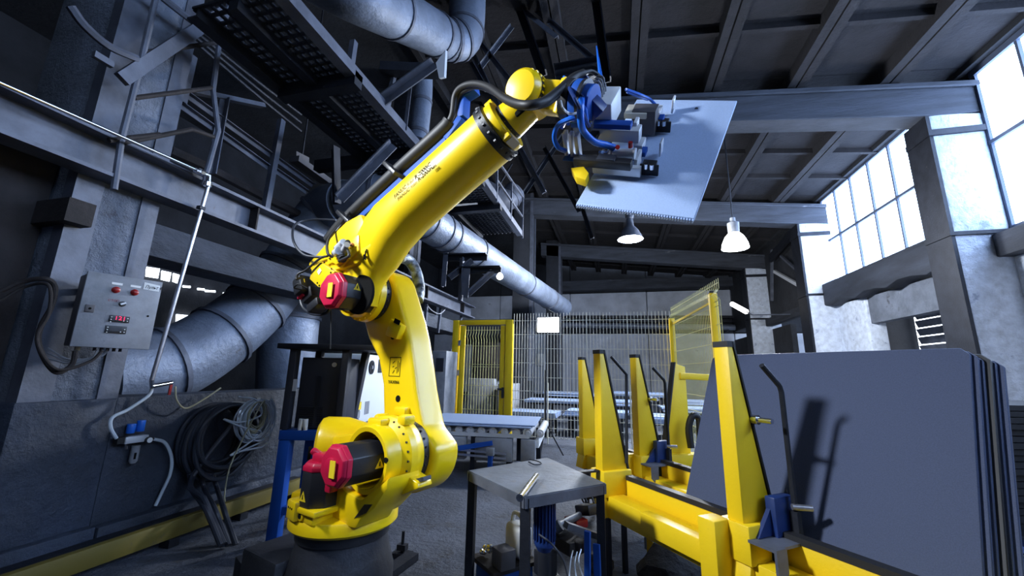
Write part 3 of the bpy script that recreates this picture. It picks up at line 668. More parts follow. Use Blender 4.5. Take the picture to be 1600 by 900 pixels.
b = MB(); b.lathe([(.115, .066), (.115, .19), (.09, .20)], Wp, j5, 36); b.build('wrist_body', 'yellow', rob)
b = MB(); b.box(Wp + j5 * .125 + d6 * .12, (.14, .12, .16), (d6, j5, k6)); b.build('wrist_body', 'yellow', rob, bevel=.015)
b = MB(); b.hexa([Wp + j5 * .06 + d6 * .02 - k6 * s * .05 + k6 * 0 for s in (1,)] * 0 + [Wp + j5 * .065 + d6 * .185 + k6 * .085, Wp + j5 * .19 + d6 * .185 + k6 * .085, Wp + j5 * .19 + d6 * .185 - k6 * .085, Wp + j5 * .065 + d6 * .185 - k6 * .085],
       [Wp + j5 * .06 + d6 * .215 + k6 * .095, Wp + j5 * .195 + d6 * .215 + k6 * .095, Wp + j5 * .195 + d6 * .215 - k6 * .095, Wp + j5 * .06 + d6 * .215 - k6 * .095]); b.build('wrist_face', 'yellow', rob, bevel=.006)
F6 = Wp + j5 * .127 + d6 * .215
b = MB(); b.lathe([(.105, 0), (.105, .05), (.095, .055)], F6, d6, 36); b.build('tool_flange', 'black', rob)
# hose package along the forearm: blue trough, black hoses, arc over the wrist
hp = lambda x, y, b_: wp(x, y, b_)
bt = MB(); bt.bar(hp(523, 380, .06), hp(700, 220, .06), .06, .05, vF); bt.build('hose_trough', 'blue', rob)
bt = MB()
for p0, p1 in (((700, 220), (724, 186)), ((724, 186), (726, 150)), ((726, 152), (745, 140))): bt.bar(hp(*p0, .06), hp(*p1, .06), .07, .05, RR if p0[1] > 200 else uF)
bt.build('hose_bracket', 'blue', rob, bevel=.006)
tb = MB()
for s in (.10, .33, .55, .78): tb.bar(fz(s, .05, .16), fz(s - .03, .06, .25), .02, .008, RN)
tb.build('trough_bracket', 'steel', rob)
hose('hose_sleeve', [hp(514, 376, .02), hp(540, 345, .03), hp(610, 278, .03), hp(690, 205, .03), hp(703, 190, .03)], .048, 'rubber', n=14, sm=5)
hose('dress_hose', [hp(690, 205, .03), hp(706, 182, .02), hp(711, 150, .0), hp(722, 136, -.02), hp(742, 131, -.05), hp(765, 137, -.1), hp(792, 156, -.2), hp(822, 164, -.27), hp(850, 158, -.22), hp(872, 142, -.1), hp(896, 121, 0), hp(912, 114, .05)], .021, 'rubber', n=12)
hose('dress_hose', [hp(694, 210, .05), hp(709, 186, .04), hp(715, 155, .02), hp(726, 142, 0), hp(745, 136, -.03), hp(768, 143, -.08), hp(795, 161, -.18), hp(822, 168, -.25), hp(852, 163, -.2), hp(872, 150, -.1)], .014, 'rubber', n=10)
cl = MB()
for x, y in ((617, 267), (545, 342)): cl.bar(hp(x - 8, y - 8, .0), hp(x + 10, y + 9, .0), .03, .13, RN)
cl.build('hose_clamp', 'black', rob, bevel=.006)
hose('energy_hose', [hp(628, 402, .36), hp(640, 408, .46), hp(650, 425, .5), hp(655, 450, .5), hp(652, 470, .42)], .045, mat('foil wrapped hose', (.30, .36, .44), .35, .4, var=.8, vscale=18, col2=(.03, .04, .06), bump=.6, bscale=30), n=14)
# ================================================================== SHEET RACKS
def rack(OR, OL, label, group, front=True, zt=1.57, zs=.72, detail=True, ext=1.1):
    OR = V((OR.x, OR.y, 0)); OL = V((OL.x, OL.y, 0))
    t = (OL - OR).normalized(); m = V((-t.y, t.x, 0))
    if m.x < 0: m = -m
    r = thing('sheet_rack', label, 'rack', OR, group)
    P = lambda o, a, b, c: o + t * a + m * b + Z_ * c
    for O in (OR, OL):
        pb = MB(); w = .085                          # gusset post: upright face and sloping back
        pr_ = [(0, zs - .02), (0, zt), (.035, zt), (.225, zs - .02)]
        pb.prism([P(O, 0, b, c) for b, c in pr_], t * w)
        po = pb.build('post', 'rackyellow', r, bevel=.006)
        sl = V((m * .19 - Z_ * (zt - zs + .02))).normalized(); nn = (m * (zt - zs) + Z_ * .19).normalized()
        MB().prism([P(O, -.004, .037, zt + .012), P(O, -.004, .048, zt + .012), P(O, -.004, .240, zs - .0), P(O, -.004, .226, zs - .0)], t * (w + .008)).build('rubber_edge', 'rubber', po)
        MB().prism([P(O, -.002, -.002, zt - .018), P(O, -.002, .04, zt - .018), P(O, -.002, .04, zt + .012), P(O, -.002, -.002, zt + .012)], t * (w + .004)).build('post_cap', 'rubber', po)
        MB().prism([P(O, -.035, -.015, zs - .17), P(O, -.035, -.015, zs), P(O, -.035, .235, zs), P(O, -.035, .235, zs - .17)], t * .16).build('post_block', 'rackyellow', r, bevel=.006)
        MB().prism([P(O, -.02, -.03, zs - .30), P(O, -.02, 0, zs - .16), P(O, -.02, .21, zs - .16), P(O, -.02, .21, zs - .34)], t * .13).build('foot', 'rackyellow', r, bevel=.006)
        lg = MB()
        for a, b in ((-.02, .02), (.08, .24)): lg.box(P(O, a, b, (zs - .30) / 2), (.03, .03, zs - .30), (t, m, Z_))
        lg.build('leg', 'darksteel', r)
    L_ = (OL - OR).length
    MB().prism([P(OR, -ext, .02, zs - .30), P(OR, -ext, .02, zs - .16), P(OR, -ext, .16, zs - .16), P(OR, -ext, .16, zs - .30)], t * (L_ + ext)).build('base_beam', 'rackyellow', r, bevel=.006)
    MB().prism([P(OR, .10, -.06, zs - .24), P(OR, .10, -.06, zs - .13), P(OR, .10, .015, zs - .13), P(OR, .10, .015, zs - .24)], t * (L_ * .50)).build('front_tube', 'rackyellow', r, bevel=.005)
    MB().prism([P(OR, .07, -.11, zs - .29), P(OR, .07, -.11, zs - .0), P(OR, .07, .0, zs), P(OR, .07, .0, zs - .29)], t * .10).build('end_block', 'rackyellow', r, bevel=.006)
    MB().prism([P(OR, -ext, .17, zs - .20), P(OR, -ext, .17, zs - .06), P(OR, -ext, .215, zs - .06), P(OR, -ext, .215, zs - .24), P(OR, -ext, .48, zs - .24), P(OR, -ext, .48, zs - .30)], t * (L_ + ext - .05)).build('tray', 'rackyellow', r, bevel=.004)
    MB().prism([P(OR, -ext, .165, zs - .06), P(OR, -ext, .165, zs - .03), P(OR, -ext, .22, zs - .03), P(OR, -ext, .22, zs - .06)], t * (L_ + ext - .05)).build('rubber_edge', 'rubber', r)
    for a in (-ext + .2, L_ - .08): MB().box(P(OR, a, .36, (zs - .30) / 2), (.06, .06, zs - .30), (t, m, Z_)).build('leg', 'rackyellow', r)
    return r, t, m, P
oR, oL = atD(1137, 545, 2.05), atD(937, 550, 3.02)
rk, TT, MM, PP = rack(oR, oL, 'near yellow sheet rack with the tall post in front of the big dark sheet', None)
OR0 = V((oR.x, oR.y, 0)); OL0 = V((oL.x, oL.y, 0))
# clamp bracket, blue lever holder and cranked lever bar on the near post
def lever(r, O, px):
    nt = -TT
    hold = MB(); hold.box(O + nt * .05 + MM * .20 + Z_ * .69, (.05, .14, .30), (TT, MM, Z_)); ho = hold.build('lever_holder', 'darkblue', r, bevel=.006)
    MB().prism([O + nt * .03 + MM * .03 + Z_ * .67, O + nt * .03 + MM * .17 + Z_ * .67, O + nt * .03 + MM * .17 + Z_ * .83], nt * .02).build('gusset', 'darkblue', r)
    b = MB(); b.prism([O + nt * .03 + MM * -.02 + Z_ * .655, O + nt * .03 + MM * .20 + Z_ * .655, O + nt * .15 + MM * .18 + Z_ * .655, O + nt * .15 - MM * .02 + Z_ * .655], Z_ * .012)
    b.prism([O + nt * .15 + MM * -.02 + Z_ * .667, O + nt * .15 + MM * .05 + Z_ * .667, O + nt * .15 + MM * .05 + Z_ * .57, O + nt * .15 + MM * .02 + Z_ * .53, O + nt * .15 - MM * .02 + Z_ * .57], nt * .012)
    b.build('shelf_bracket', 'steel', r)
    bar = MB(); q = O + nt * .10 + MM * .235
    bar.tube([q + Z_ * .15, q + Z_ * .9, q + Z_ * 1.33, q + Z_ * 1.36 - MM * .01, q + Z_ * 1.46 - MM * .13], .013, 8); bar.build('lever_bar', 'darksteel', r); MB().bar(q + Z_ * .0, q + Z_ * .78, .035, .03, MM).build('lever_foot', 'darksteel', r)
    pn = MB(); pn.cyl(O + nt * .02 + MM * .14 + Z_ * 1.19, O + nt * .10 + MM * .14 + Z_ * 1.19, .014, n=10); pn.cyl(O + nt * .0 + MM * .14 + Z_ * 1.19, O + nt * .03 + MM * .14 + Z_ * 1.19, .024, n=10); pn.build('pin', 'chrome', r)
    pn = MB(); pn.cyl(q + Z_ * .80 - MM * .02, q + Z_ * .80 + nt * .05 + MM * .05, .014, n=10); pn.build('pin', 'pipemetal', r)
    pn = MB(); pn.cyl(O + nt * .20 + MM * .02 + Z_ * .475, O + nt * .12 + MM * .17 + Z_ * .475, .024, n=12); pn.build('sensor', 'rubber', r)
    pn = MB(); pn.cyl(O + nt * .175 + MM * .068 + Z_ * .475, O + nt * .16 + MM * .095 + Z_ * .475, .0255, n=12); pn.build('sensor_nut', 'chrome', r)
    MB().tube([O + nt * .20 + MM * .02 + Z_ * .46, O + nt * .2 + MM * .02 + Z_ * .40, O + nt * .18 + MM * .05 + Z_ * .30, O + nt * .15 + MM * .1 + Z_ * .2], .006, 6, 5).build('sensor_cable', 'hose', r)
lever(rk, OR0, 0)
q = OL0 - MM * .02 + TT * .03
b = MB(); b.tube([OL0 - TT * .01 + MM * .21 + Z_ * .76, OL0 - TT * .01 + MM * .24 + Z_ * 1.40, OL0 - TT * .01 + MM * .10 + Z_ * 1.53], .012, 8); b.build('lever_bar', 'darksteel', rk)
b = MB(); b.bar(q + Z_ * .72, q - MM * .20 + Z_ * .72, .05, .012, Z_); b.bar(q - MM * .20 + Z_ * .73, q - MM * .20 + Z_ * .60, .05, .014, MM); b.bar(q - MM * .08 + Z_ * .72, q - MM * .08 + Z_ * .60, .03, .014, MM); b.build('clamp_arm', 'darksteel', rk)
b = MB(); b.cyl(q - MM * .12 + Z_ * .56, q - MM * .02 + Z_ * .56, .022, n=10); b.cyl(q - MM * .09 + Z_ * .56, q - MM * .09 + Z_ * .49, .012, n=8); b.build('valve', 'rust', rk)
MB().tube([atD(985, 812, 2.75), atD(1020, 845, 2.55), atD(1070, 862, 2.35), atD(1112, 867, 2.2)], .006, 6, 6).build('air_line', 'clear', rk)
# second rack behind, with its own lever
o2R, o2L = atD(993, 557, 3.6), atD(909, 560, 4.45)
rk2, t2, m2_, P2_ = rack(o2R, o2L, 'farther yellow sheet rack with two slim posts in front of the mesh fence', None, ext=.5)
S2R = V((o2R.x, o2R.y, 0)); lever(rk2, S2R, 0)
# mirrored rack post behind
o3 = atD(1050, 568, 4.4); O3 = V((o3.x, o3.y, 0))
r3 = thing('sheet_rack', 'third yellow rack post leaning the opposite way, left of the big dark sheet', 'rack', O3)
MB().prism([O3 + MM * b + Z_ * c for b, c in ((.0, 1.53), (.14, 1.50), (.14, .50), (-.22, .62))], -TT * .05).build('post', 'rackyellow', r3, bevel=.006)
MB().prism([O3 + MM * b + Z_ * c + TT * .005 for b, c in ((-.014, 1.545), (.002, 1.545), (-.212, .60), (-.232, .60))], -TT * .058).build('rubber_edge', 'rubber', r3)
MB().bar(O3 + MM * .05 - TT * .025 + Z_ * 1.40, O3 + MM * .75 - TT * .035 + Z_ * 1.38, .08, .07).build('cross_bar', 'rackyellow', r3, bevel=.005)
MB().bar(O3 + MM * -.3 - TT * .06 + Z_ * .55, O3 + MM * .75 - TT * .06 + Z_ * .50, .14, .14).build('base_beam', 'rackyellow', r3, bevel=.005)
MB().bar(O3 + MM * .60 - TT * .06 + Z_ * .0, O3 + MM * .60 - TT * .06 + Z_ * 1.4, .08, .08).build('leg', 'rackyellow', r3, bevel=.005)
MB().bar(O3 + MM * -.10 - TT * .06 + Z_ * .0, O3 + MM * -.10 - TT * .06 + Z_ * .5, .08, .08).build('leg', 'rackyellow', r3, bevel=.005)
b = MB(); b.tube([atD(1080, 700, 4.05), atD(1076, 670, 4.1), atD(1082, 650, 4.12), atD(1092, 655, 4.12), atD(1094, 690, 4.05)], .035, 10, 4); b.build('rubber_roll', 'rubber', r3)
# big sheets leaning away from the posts
_a = math.radians(-42); TS = V((math.sin(_a), math.cos(_a), 0)); MS = V((TS.y, -TS.x, 0))
sn = (MS - Z_ * .42).normalized(); sup = (MS * .42 + Z_).normalized(); sp0 = OR0 + MS * .29 + Z_ * .55
tl = onpl(1113, 549, sp0, sn); trt = onpl(1515, 543, sp0, sn)
wS = (tl - trt).dot(TS); trt = V(trt)
for k in range(6):
    o = trt + sn * (.022 * k) - TS * (.013 * k + (.005 if k % 2 else 0)) + sup * (-.006 * (k % 3))
    w = wS - (.02 * k + .01)
    b = MB(); e = .03; q = [o + TS * e, o + TS * (w - e), o + TS * w - sup * e, o + TS * w - sup * 1.0, o - sup * 1.0, o - sup * e]
    b.prism(q, sn * .018); b.build('rubber_sheet', 'sheetdark' if k == 3 else 'sheet', None, bevel=.003, seg=1, label='large blue grey rubber sheet leaning in the near rack, frontmost of its stack' if k == 0 else 'rubber sheet %s the big front sheet, only its right edge showing' % ('just behind', 'second behind', 'third behind', 'fourth behind', 'last of the stack behind')[k - 1], cat='sheet', group='rubber sheets leaning in the near rack')
# stack of black sheets lying at the far right
Sx = atD(1549, 632, 3.55); zst = Sx.z
sd_, sf = RW @ V((1, 0, 0)), RW @ V((.0, .2, -1)); sd_.z = 0; sd_.normalize(); sf = V((-sd_.y, sd_.x, 0))
ORD = ['first', 'second', 'third', 'fourth', 'fifth', 'sixth', 'seventh', 'eighth', 'ninth', 'tenth', 'eleventh', 'twelfth', 'thirteenth', 'fourteenth', 'fifteenth', 'sixteenth', 'seventeenth', 'eighteenth', 'nineteenth', 'twentieth']
n_st = 20; hh = (zst - .14) / n_st
for k in range(n_st):
    jx = .03 * math.sin(k * 2.3) ; jy = .02 * math.cos(k * 1.7)
    c = V((Sx.x, Sx.y, .14 + hh * (k + .5))) + sd_ * (.85 + jx) + sf * (.55 + jy)
    MB().box(c, (1.7, 1.1, hh * .86), (sd_, sf, Z_)).build('stacked_sheet', 'sheetdark', None, label=(ORD[n_st - 1 - k] + ' sheet from the top of the tall black stack at the right edge'), cat='sheet', group='black sheets stacked flat at the right')
pal = thing('pallet', 'low dark pallet under the stack of black sheets', 'pallet', V((Sx.x, Sx.y, 0)) + sd_ * .85 + sf * .55)
for k in range(3): MB().box(V((Sx.x, Sx.y, .06)) + sd_ * .85 + sf * (.1 + .45 * k), (1.7, .12, .12), (sd_, sf, Z_)).build('runner', 'darkblue', pal)
MB().box(V((Sx.x, Sx.y, .13)) + sd_ * .85 + sf * .55, (1.7, 1.1, .02), (sd_, sf, Z_)).build('deck', 'timber', pal)
# blue crate and chain at the lower right corner
cr = thing('steel_crate', 'dark blue steel crate in the bottom right corner in front of the stack', 'crate', atD(1590, 880, 2.9))
q = atD(1600, 875, 2.9); MB().box(V((q.x, q.y, q.z / 2 + .02)), (.35, .4, q.z + .04), (sd_, sf, Z_)).build('body', 'darkblue', cr, bevel=.01)
for k in range(14): MB().lathe([(.012, -.008), (.02, -.008), (.02, .008), (.012, .008)], V((q.x, q.y, q.z + .06)) + sd_ * (-.17 + k * .026) + sf * -.1, sd_ if k % 2 else Z_, 10).build('chain_link', 'darksteel', cr)

# ================================================================== TABLE AND WHAT LIES ON AND UNDER IT
tz = .80
tA, tB, tC, tD = atZ(732, 735, tz), atZ(820, 776, tz), atZ(946, 755, tz), atZ(855, 715, tz)
tb_ = thing('work_table', 'low steel work table with scratched top in front of the yellow rack', 'table', V((tB.x, tB.y, 0)))
MB().prism([tA, tB, tC, tD], (0, 0, -.012)).build('table_top', 'tin', tb_)
f = MB()
for a, b_ in ((tA, tB), (tB, tC), (tC, tD), (tD, tA)): f.bar(a - Z_ * .03, b_ - Z_ * .03, .012, .05)
f.build('top_frame', 'steel', tb_)
for q in (tA, tB, tC, tD):
    cc = (tA + tB + tC + tD) / 4; d = (cc - q).normalized() * .03
    MB().bar(V((q.x + d.x, q.y + d.y, 0)), q + d - Z_ * .012, .045, .045, Y_).build('leg', 'darksteel', tb_)
MB().bar(V((tB.x, tB.y, .10)), V((tC.x, tC.y, .10)), .04, .03).build('stretcher', 'darksteel', tb_)
sh_ = .12
MB().prism([V((q.x, q.y, sh_)) for q in (tA.lerp(tB, .86), tB, tC, tD.lerp(tC, .1))], (0, 0, -.02)).build('lower_shelf', 'darksteel', tb_)
b = MB(); p0, p1 = atZ(812, 778, tz + .025), atZ(838, 743, tz + .025); b.cyl(p0, p1, .016, n=14); b.cyl(p0, p0 + (p1 - p0) * .02, .018, n=14); b.build('steel_tube', 'chrome', label='short bright steel tube lying at the corner of the work table', cat='tube')
b = MB(); b.tube([atZ(826, 722, tz + .008), atZ(836, 726, tz + .010), atZ(846, 724, tz + .008), atZ(838, 720, tz + .02), atZ(828, 718, tz + .008)], .004, 6, 3); b.build('wire_scrap', 'darksteel', label='bent scrap of dark wire on the far half of the table top', cat='scrap')
# blue crate with board, jerrycan and glass cluster left of the table leg
bc = atD(788, 872, 2.42); ux = (tB - tA).normalized(); ux.z = 0; ux.normalize(); uy = V((-ux.y, ux.x, 0))
cz = bc.z - .02
ct = thing('blue_crate', 'blue metal crate with a brown board lid under the work table', 'crate', V((bc.x, bc.y, 0)))
MB().box(V((bc.x, bc.y, cz / 2)), (.24, .26, cz), (ux, uy, Z_)).build('body', 'blue', ct, bevel=.008)
MB().box(V((bc.x, bc.y, cz + .012)), (.28, .32, .024), (ux, uy, Z_)).build('board', 'rust', ct, bevel=.004)
jc = V((bc.x, bc.y, cz + .025)) + uy * .09 + ux * .02
b = MB(); b.box(jc + Z_ * .09, (.17, .11, .18), (ux, uy, Z_)); jo = b.build('jerrycan', 'white', None, bevel=.03, seg=3, label='white plastic jerrycan standing on the blue crate', cat='canister')
b = MB(); b.tube([jc + Z_ * .17 - ux * .07, jc + Z_ * .225 - ux * .05, jc + Z_ * .225 + ux * .02, jc + Z_ * .17 + ux * .04], .014, 8, 4); b.build('handle', 'white', jo)
b = MB(); b.cyl(jc + Z_ * .175 + ux * .06, jc + Z_ * .21 + ux * .06, .022, n=14); b.build('cap', 'redknob', jo)
b = MB(); g = jc - uy * .16 - ux * .10
for k in range(9): b.lathe([(.002, -.016), (.012, -.011), (.016, 0), (.012, .011), (.002, .016)], g + V((random.uniform(-.035, .035), random.uniform(-.03, .03), .017 + random.uniform(0, .03))), (random.random(), random.random(), 1), 8)
b.build('metal_nuts', 'chrome', kind='stuff', label='small heap of shiny metal bits on the brown board', cat='scrap')
b = MB(); b.box(jc - uy * .16 + ux * .08 + Z_ * .05, (.11, .10, .10), (ux, uy, Z_)); b.build('small_box', 'boxside', None, bevel=.006, label='grey cardboard box beside the jerrycan on the crate', cat='box')
# vertical blue motor under the table
mo = atD(851, 810, 2.12); zt_ = mo.z
mt_ = thing('electric_motor', 'vertical ribbed blue electric motor hung under the table corner', 'motor', V((mo.x, mo.y, zt_ - .12)))
b = MB(); b.cyl(V((mo.x, mo.y, zt_ - .12)), V((mo.x, mo.y, zt_ + .09)), .05, n=24); b.cyl(V((mo.x, mo.y, zt_ + .09)), V((mo.x, mo.y, tz - .06)), .045, n=20); b.build('body', 'darkblue', mt_)
for k in range(20):
    a = 2 * PI * k / 20; d = V((math.cos(a), math.sin(a), 0)); MB().bar(V((mo.x, mo.y, zt_ - .10)) + d * .054, V((mo.x, mo.y, zt_ + .08)) + d * .054, .005, .012, d).build('fin', 'darkblue', mt_)
b = MB(); b.lathe([(.03, -.16), (.05, -.13), (.056, -.12), (.056, -.10)], V((mo.x, mo.y, zt_)), Z_, 24); b.build('end_bell', 'darkblue', mt_)
b = MB(); b.cyl(V((mo.x, mo.y, .12)), V((mo.x, mo.y, zt_ - .15)), .035, n=12); b.build('gear_stub', 'darksteel', mt_)
# pump set and loose valves on the lower shelf
sb = lambda px, py, D: atD(px, py, D)
pm = thing('pump_unit', 'dark clutter of pump castings and valves on the shelf under the table', 'pump', V((sb(890, 850, 2.3).x, sb(890, 850, 2.3).y, .12)))
b = MB(); b.box(sb(852, 878, 2.3), (.10, .10, .13), (ux, uy, Z_)); b.build('gearbox', 'black', pm, bevel=.01)
b = MB(); b.cyl(sb(850, 878, 2.245), sb(850, 878, 2.22), .013, n=12); b.build('sight_glass', 'alu', pm)
b = MB(); b.cyl(sb(872, 822, 2.3), sb(905, 805, 2.5), .022, n=12); b.cyl(sb(868, 826, 2.25), sb(876, 820, 2.25), .030, n=12); b.build('cylinder', 'tin', pm)
b = MB(); b.box(sb(900, 815, 2.5), (.12, .10, .05), (ux, uy, Z_)); b.build('valve_block', 'redknob', pm, bevel=.01)
b = MB(); b.bar(sb(884, 820, 2.2), sb(935, 838, 2.25), .05, .03); b.build('channel', 'steel', pm)
b = MB(); b.box(sb(890, 850, 2.3), (.14, .12, .07), (ux, uy, Z_)); b.cyl(sb(905, 862, 2.25), sb(905, 845, 2.25), .03, n=12); b.box(sb(875, 842, 2.35), (.08, .08, .09), (ux, uy, Z_)); b.build('pump_casting', 'rust', pm, bevel=.012)
b = MB(); b.bar(sb(918, 830, 2.1), sb(918, 905, 2.05), .03, .02, RN); b.bar(sb(932, 850, 2.15), sb(934, 905, 2.1), .035, .02, RN); b.build('upright_bar', 'blue', pm)
for k, (x, y) in enumerate(((895, 870), (902, 872), (908, 868))): MB().tube([sb(x, y - 10, 2.15), sb(x - 4, y + 10, 2.1), sb(x - 6 + 6 * k, y + 40, 2.05)], .004, 5, 4).build('cable', 'clear', pm)
MB().tube([sb(842, 835, 2.05), sb(862, 850, 2.0), sb(880, 875, 1.98), sb(888, 905, 1.95)], .005, 6, 5).build('cable', 'hose', pm)
b = MB(); b.box(sb(917, 796, 2.55), (.13, .09, .06), ((ux + Z_ * .25).normalized(), uy, (Z_ - ux * .25).normalized())); b.build('terminal_box', 'black', None, bevel=.008, label='black terminal box with cables hung under the back of the table', cat='box')
tbx = [sb(905, 770, 2.55), sb(912, 785, 2.55)], [sb(912, 770, 2.6), sb(917, 785, 2.55)], [sb(922, 768, 2.6), sb(928, 786, 2.55)]
b = MB()
for p, q in tbx: b.tube([p, q], .006, 6)
b.build('hanging_cables', 'rubber', label='three short black cables between the table and the terminal box', cat='cable')
# rubble and floor clutter under the rack
def lump(c, s, name, label, m='rubble', seed=1, cat='rubble'):
    rnd = random.Random(seed); b = MB(); bmesh.ops.create_icosphere(b.bm, subdivisions=2, radius=1.0)
    for v in b.bm.verts:
        k = 1 + rnd.uniform(-.18, .18); v.co = V((v.co.x * s[0] * k, v.co.y * s[1] * k, max(-.5, v.co.z) * s[2] * k)) + V(c)
    return b.build(name, m, None, sharp=20, label=label, cat=cat)
q = atZ(1045, 872, .18); lump((q.x + .02, q.y - .04, .10), (.22, .19, .16), 'concrete_lump', 'rough broken concrete block lying under the near rack', seed=3)
q = atZ(985, 880, .05); lump((q.x - .22, q.y - .06, .04), (.10, .08, .07), 'concrete_lump', 'smaller broken concrete piece left of the big lump', seed=5)
b = MB(); p = atZ(628, 866, .03); b.cyl(p, p + Z_ * .16, .012, n=8); b.box(p + Z_ * .05, (.07, .05, .04)); b.box(p, (.14, .09, .03)); b.build('anchor_bolt', 'darksteel', label='upright anchor bolt on the floor right of the robot base', cat='bolt')
b = MB(); b.bar(atZ(600, 900, .03), atZ(645, 868, .03), .10, .05); b.build('floor_plate', 'darksteel', label='dark steel strip on the floor beside the robot pedestal', cat='plate')
b = MB(); b.bar(atZ(420, 925, .1), atZ(385, 880, .1), .14, .12); b.build('cable_duct', 'darksteel', label='dark cable duct running into the robot base from the left', cat='duct')
# ================================================================== FENCE, GATE
YF = 8.4
def wire_panel(o, u, w, z0, z1, r, nx, zs, name, m, par, bend=0):
    b = MB(); u = V(u).normalized(); nn = u.cross(Z_)
    zs = list(zs)
    for k in range(nx + 1):
        p = V(o) + u * (w * k / nx)
        if bend: b.tube([p + Z_ * z0, p + Z_ * (z1 - .30), p + Z_ * (z1 - .22) + nn * .05, p + Z_ * (z1 - .14), p + Z_ * z1], r, 4)
        else: b.tube([p + Z_ * z0, p + Z_ * z1], r, 4)
    for z in zs: b.tube([V(o) + Z_ * z, V(o) + u * w + Z_ * z], r * 1.1, 4)
    return b.build(name, m, par, flat=True, kind='stuff')
fz0 = .05; ft = 2.52
gL, gR = atY(708, 560, YF), atY(797, 560, YF)
fx1 = atY(1051, 560, YF).x
fe = thing('mesh_fence', 'long pale wire mesh fence running behind the racks right of the gate', 'fence', V((gR.x, YF, 0)))
npan = 4; pw = (fx1 - gR.x) / npan
for k in range(npan):
    wire_panel((gR.x + pw * k + (.075 if k == 0 else .0), YF, 0), X_, pw - (.085 if k == 0 else .01), .10, ft + .14, .0062, int(pw / .068), [.12, .30, .48, .66, .84, 1.02, 1.3, 1.6, 1.9, 2.2, 2.5], 'mesh_panel', 'meshgrey', fe)
for k in range(1, npan): MB().span((gR.x + pw * k - .012, YF + .012, 0), (gR.x + pw * k + .012, YF + .03, 1.2)).build('post', 'meshgrey', fe)
# gate: two posts, lintel, door leaf with wire mesh
gt = thing('fence_gate', 'yellow framed mesh gate with a black handle behind the conveyor', 'gate', V((gL.x, YF, 0)))
pwid = .12
MB().span((gL.x - .02, YF - .06, 0), (gL.x + pwid, YF + .06, ft)).build('post', 'rackyellow', gt, bevel=.008)
MB().span((gR.x - .10, YF - .06, 0), (gR.x + .06, YF + .06, ft)).build('post', 'rackyellow', gt, bevel=.008)
MB().span((gL.x - .02, YF - .05, ft - .10), (gR.x + .06, YF + .05, ft + .0)).build('lintel', 'rackyellow', gt, bevel=.006)
MB().span((gL.x + pwid + .03, YF - .03, .1), (gL.x + pwid + .15, YF + .03, ft - .12)).build('leaf_stile', 'rackyellow', gt, bevel=.006)
MB().span((gR.x - .22, YF - .03, .1), (gR.x - .12, YF + .03, ft - .12)).build('leaf_stile', 'rackyellow', gt, bevel=.006)
wire_panel((gL.x + pwid + .15, YF, 0), X_, gR.x - .22 - gL.x - pwid - .15, .12, ft - .14, .006, 13, [.3, .6, .9, 1.1, 1.5, 1.55, 1.95, 2.3], 'mesh_panel', 'mesh', gt, bend=1)
b = MB(); b.span((gR.x - .24, YF - .10, 1.02), (gR.x - .10, YF - .06, 1.06)); b.span((gR.x - .15, YF - .09, .86), (gR.x - .10, YF - .04, 1.08)); b.build('handle', 'black', gt)
for z in (1.3, 1.95): MB().span((gL.x + .14, YF - .08, z), (gL.x + .19, YF - .02, z + .12)).build('hinge', 'chrome', gt)
# yellow side panel coming towards the camera
pN = atZ(1113, 458, 2.56); pN = V((pN.x, pN.y, 0)); pFp = V((fx1, YF, 0)); pFp = V((atY(1053, 560, YF - .1).x, YF - .1, 0))
sf_ = thing('side_fence', 'yellow mesh fence panel with two square posts right of the racks', 'fence', pN)
for p, h, w in ((pN, 2.56, .10), (pFp, 2.50, .10)):
    po = MB().box(p + Z_ * h / 2, (w, w, h)).build('post', 'rackyellow', sf_, bevel=.006)
    MB().box(p + Z_ * (h + .01), (w + .01, w + .01, .03)).build('post_cap', 'rubber', po)
dd = (pN - pFp); 
wire_panel(pFp, dd, dd.length + .25, .10, 2.72, .0045, 36, [.15, .35, .6, .85, 1.1, 1.35, 1.6, 1.85, 2.1, 2.35, 2.42, 2.66], 'mesh_panel', 'mesh', sf_, bend=1)
MB().bar(pFp + Z_ * 2.38, pN + Z_ * 2.44, .02, .03).build('top_rail', 'rackyellow', sf_)
# ================================================================== CONVEYOR
cz_ = .66
cf0, cf1 = atZ(690, 662, cz_), atZ(832, 668, cz_); cb1, cb0 = atZ(852, 654, cz_), atZ(716, 647, cz_)
yv = ((cb1 - cf1)); yv.z = 0; yl = 1.15; yv.normalize(); xv = (cf1 - cf0); xv.z = 0; xl = xv.length; xv.normalize(); yv = V((-xv.y, xv.x, 0))
if yv.y < 0: yv = -yv
CO = V((cf0.x, cf0.y, 0))
K = lambda a, b, c: CO + xv * a + yv * b + Z_ * c
cv = thing('roller_conveyor', 'roller conveyor with grey side boxes in front of the yellow gate', 'conveyor', CO)
r0 = None
for k in range(11):
    a = -.25 + k * .165
    if r0 is None:
        b = MB(); b.cyl(K(a, .03, .58), K(a, yl, .58), .055, n=14); b.cyl(K(a, .0, .58), K(a, .03, .58), .03, n=10); r0 = b.build('roller', 'alu', cv)
    else: dup(r0, xv * (.165 * k), cv)
for b_, y in ((0, .0), (1, yl)):
    MB().bar(K(-.4, y + (.02 if b_ == 0 else 0), .535), K(xl - .06, y + (.02 if b_ == 0 else 0), .535), .03, .05).build('side_rail', 'alu', cv)
for a0, a1 in ((-.12, .36), (.50, 1.02), (1.14, 1.34)):
    MB().hexa([K(a0, -.02, .20), K(a1, -.02, .20), K(a1, -.02, .50), K(a0, -.02, .50)], [K(a0, .12, .20), K(a1, .12, .20), K(a1, .12, .50), K(a0, .12, .50)]).build('side_box', 'greypaint', cv, bevel=.01)
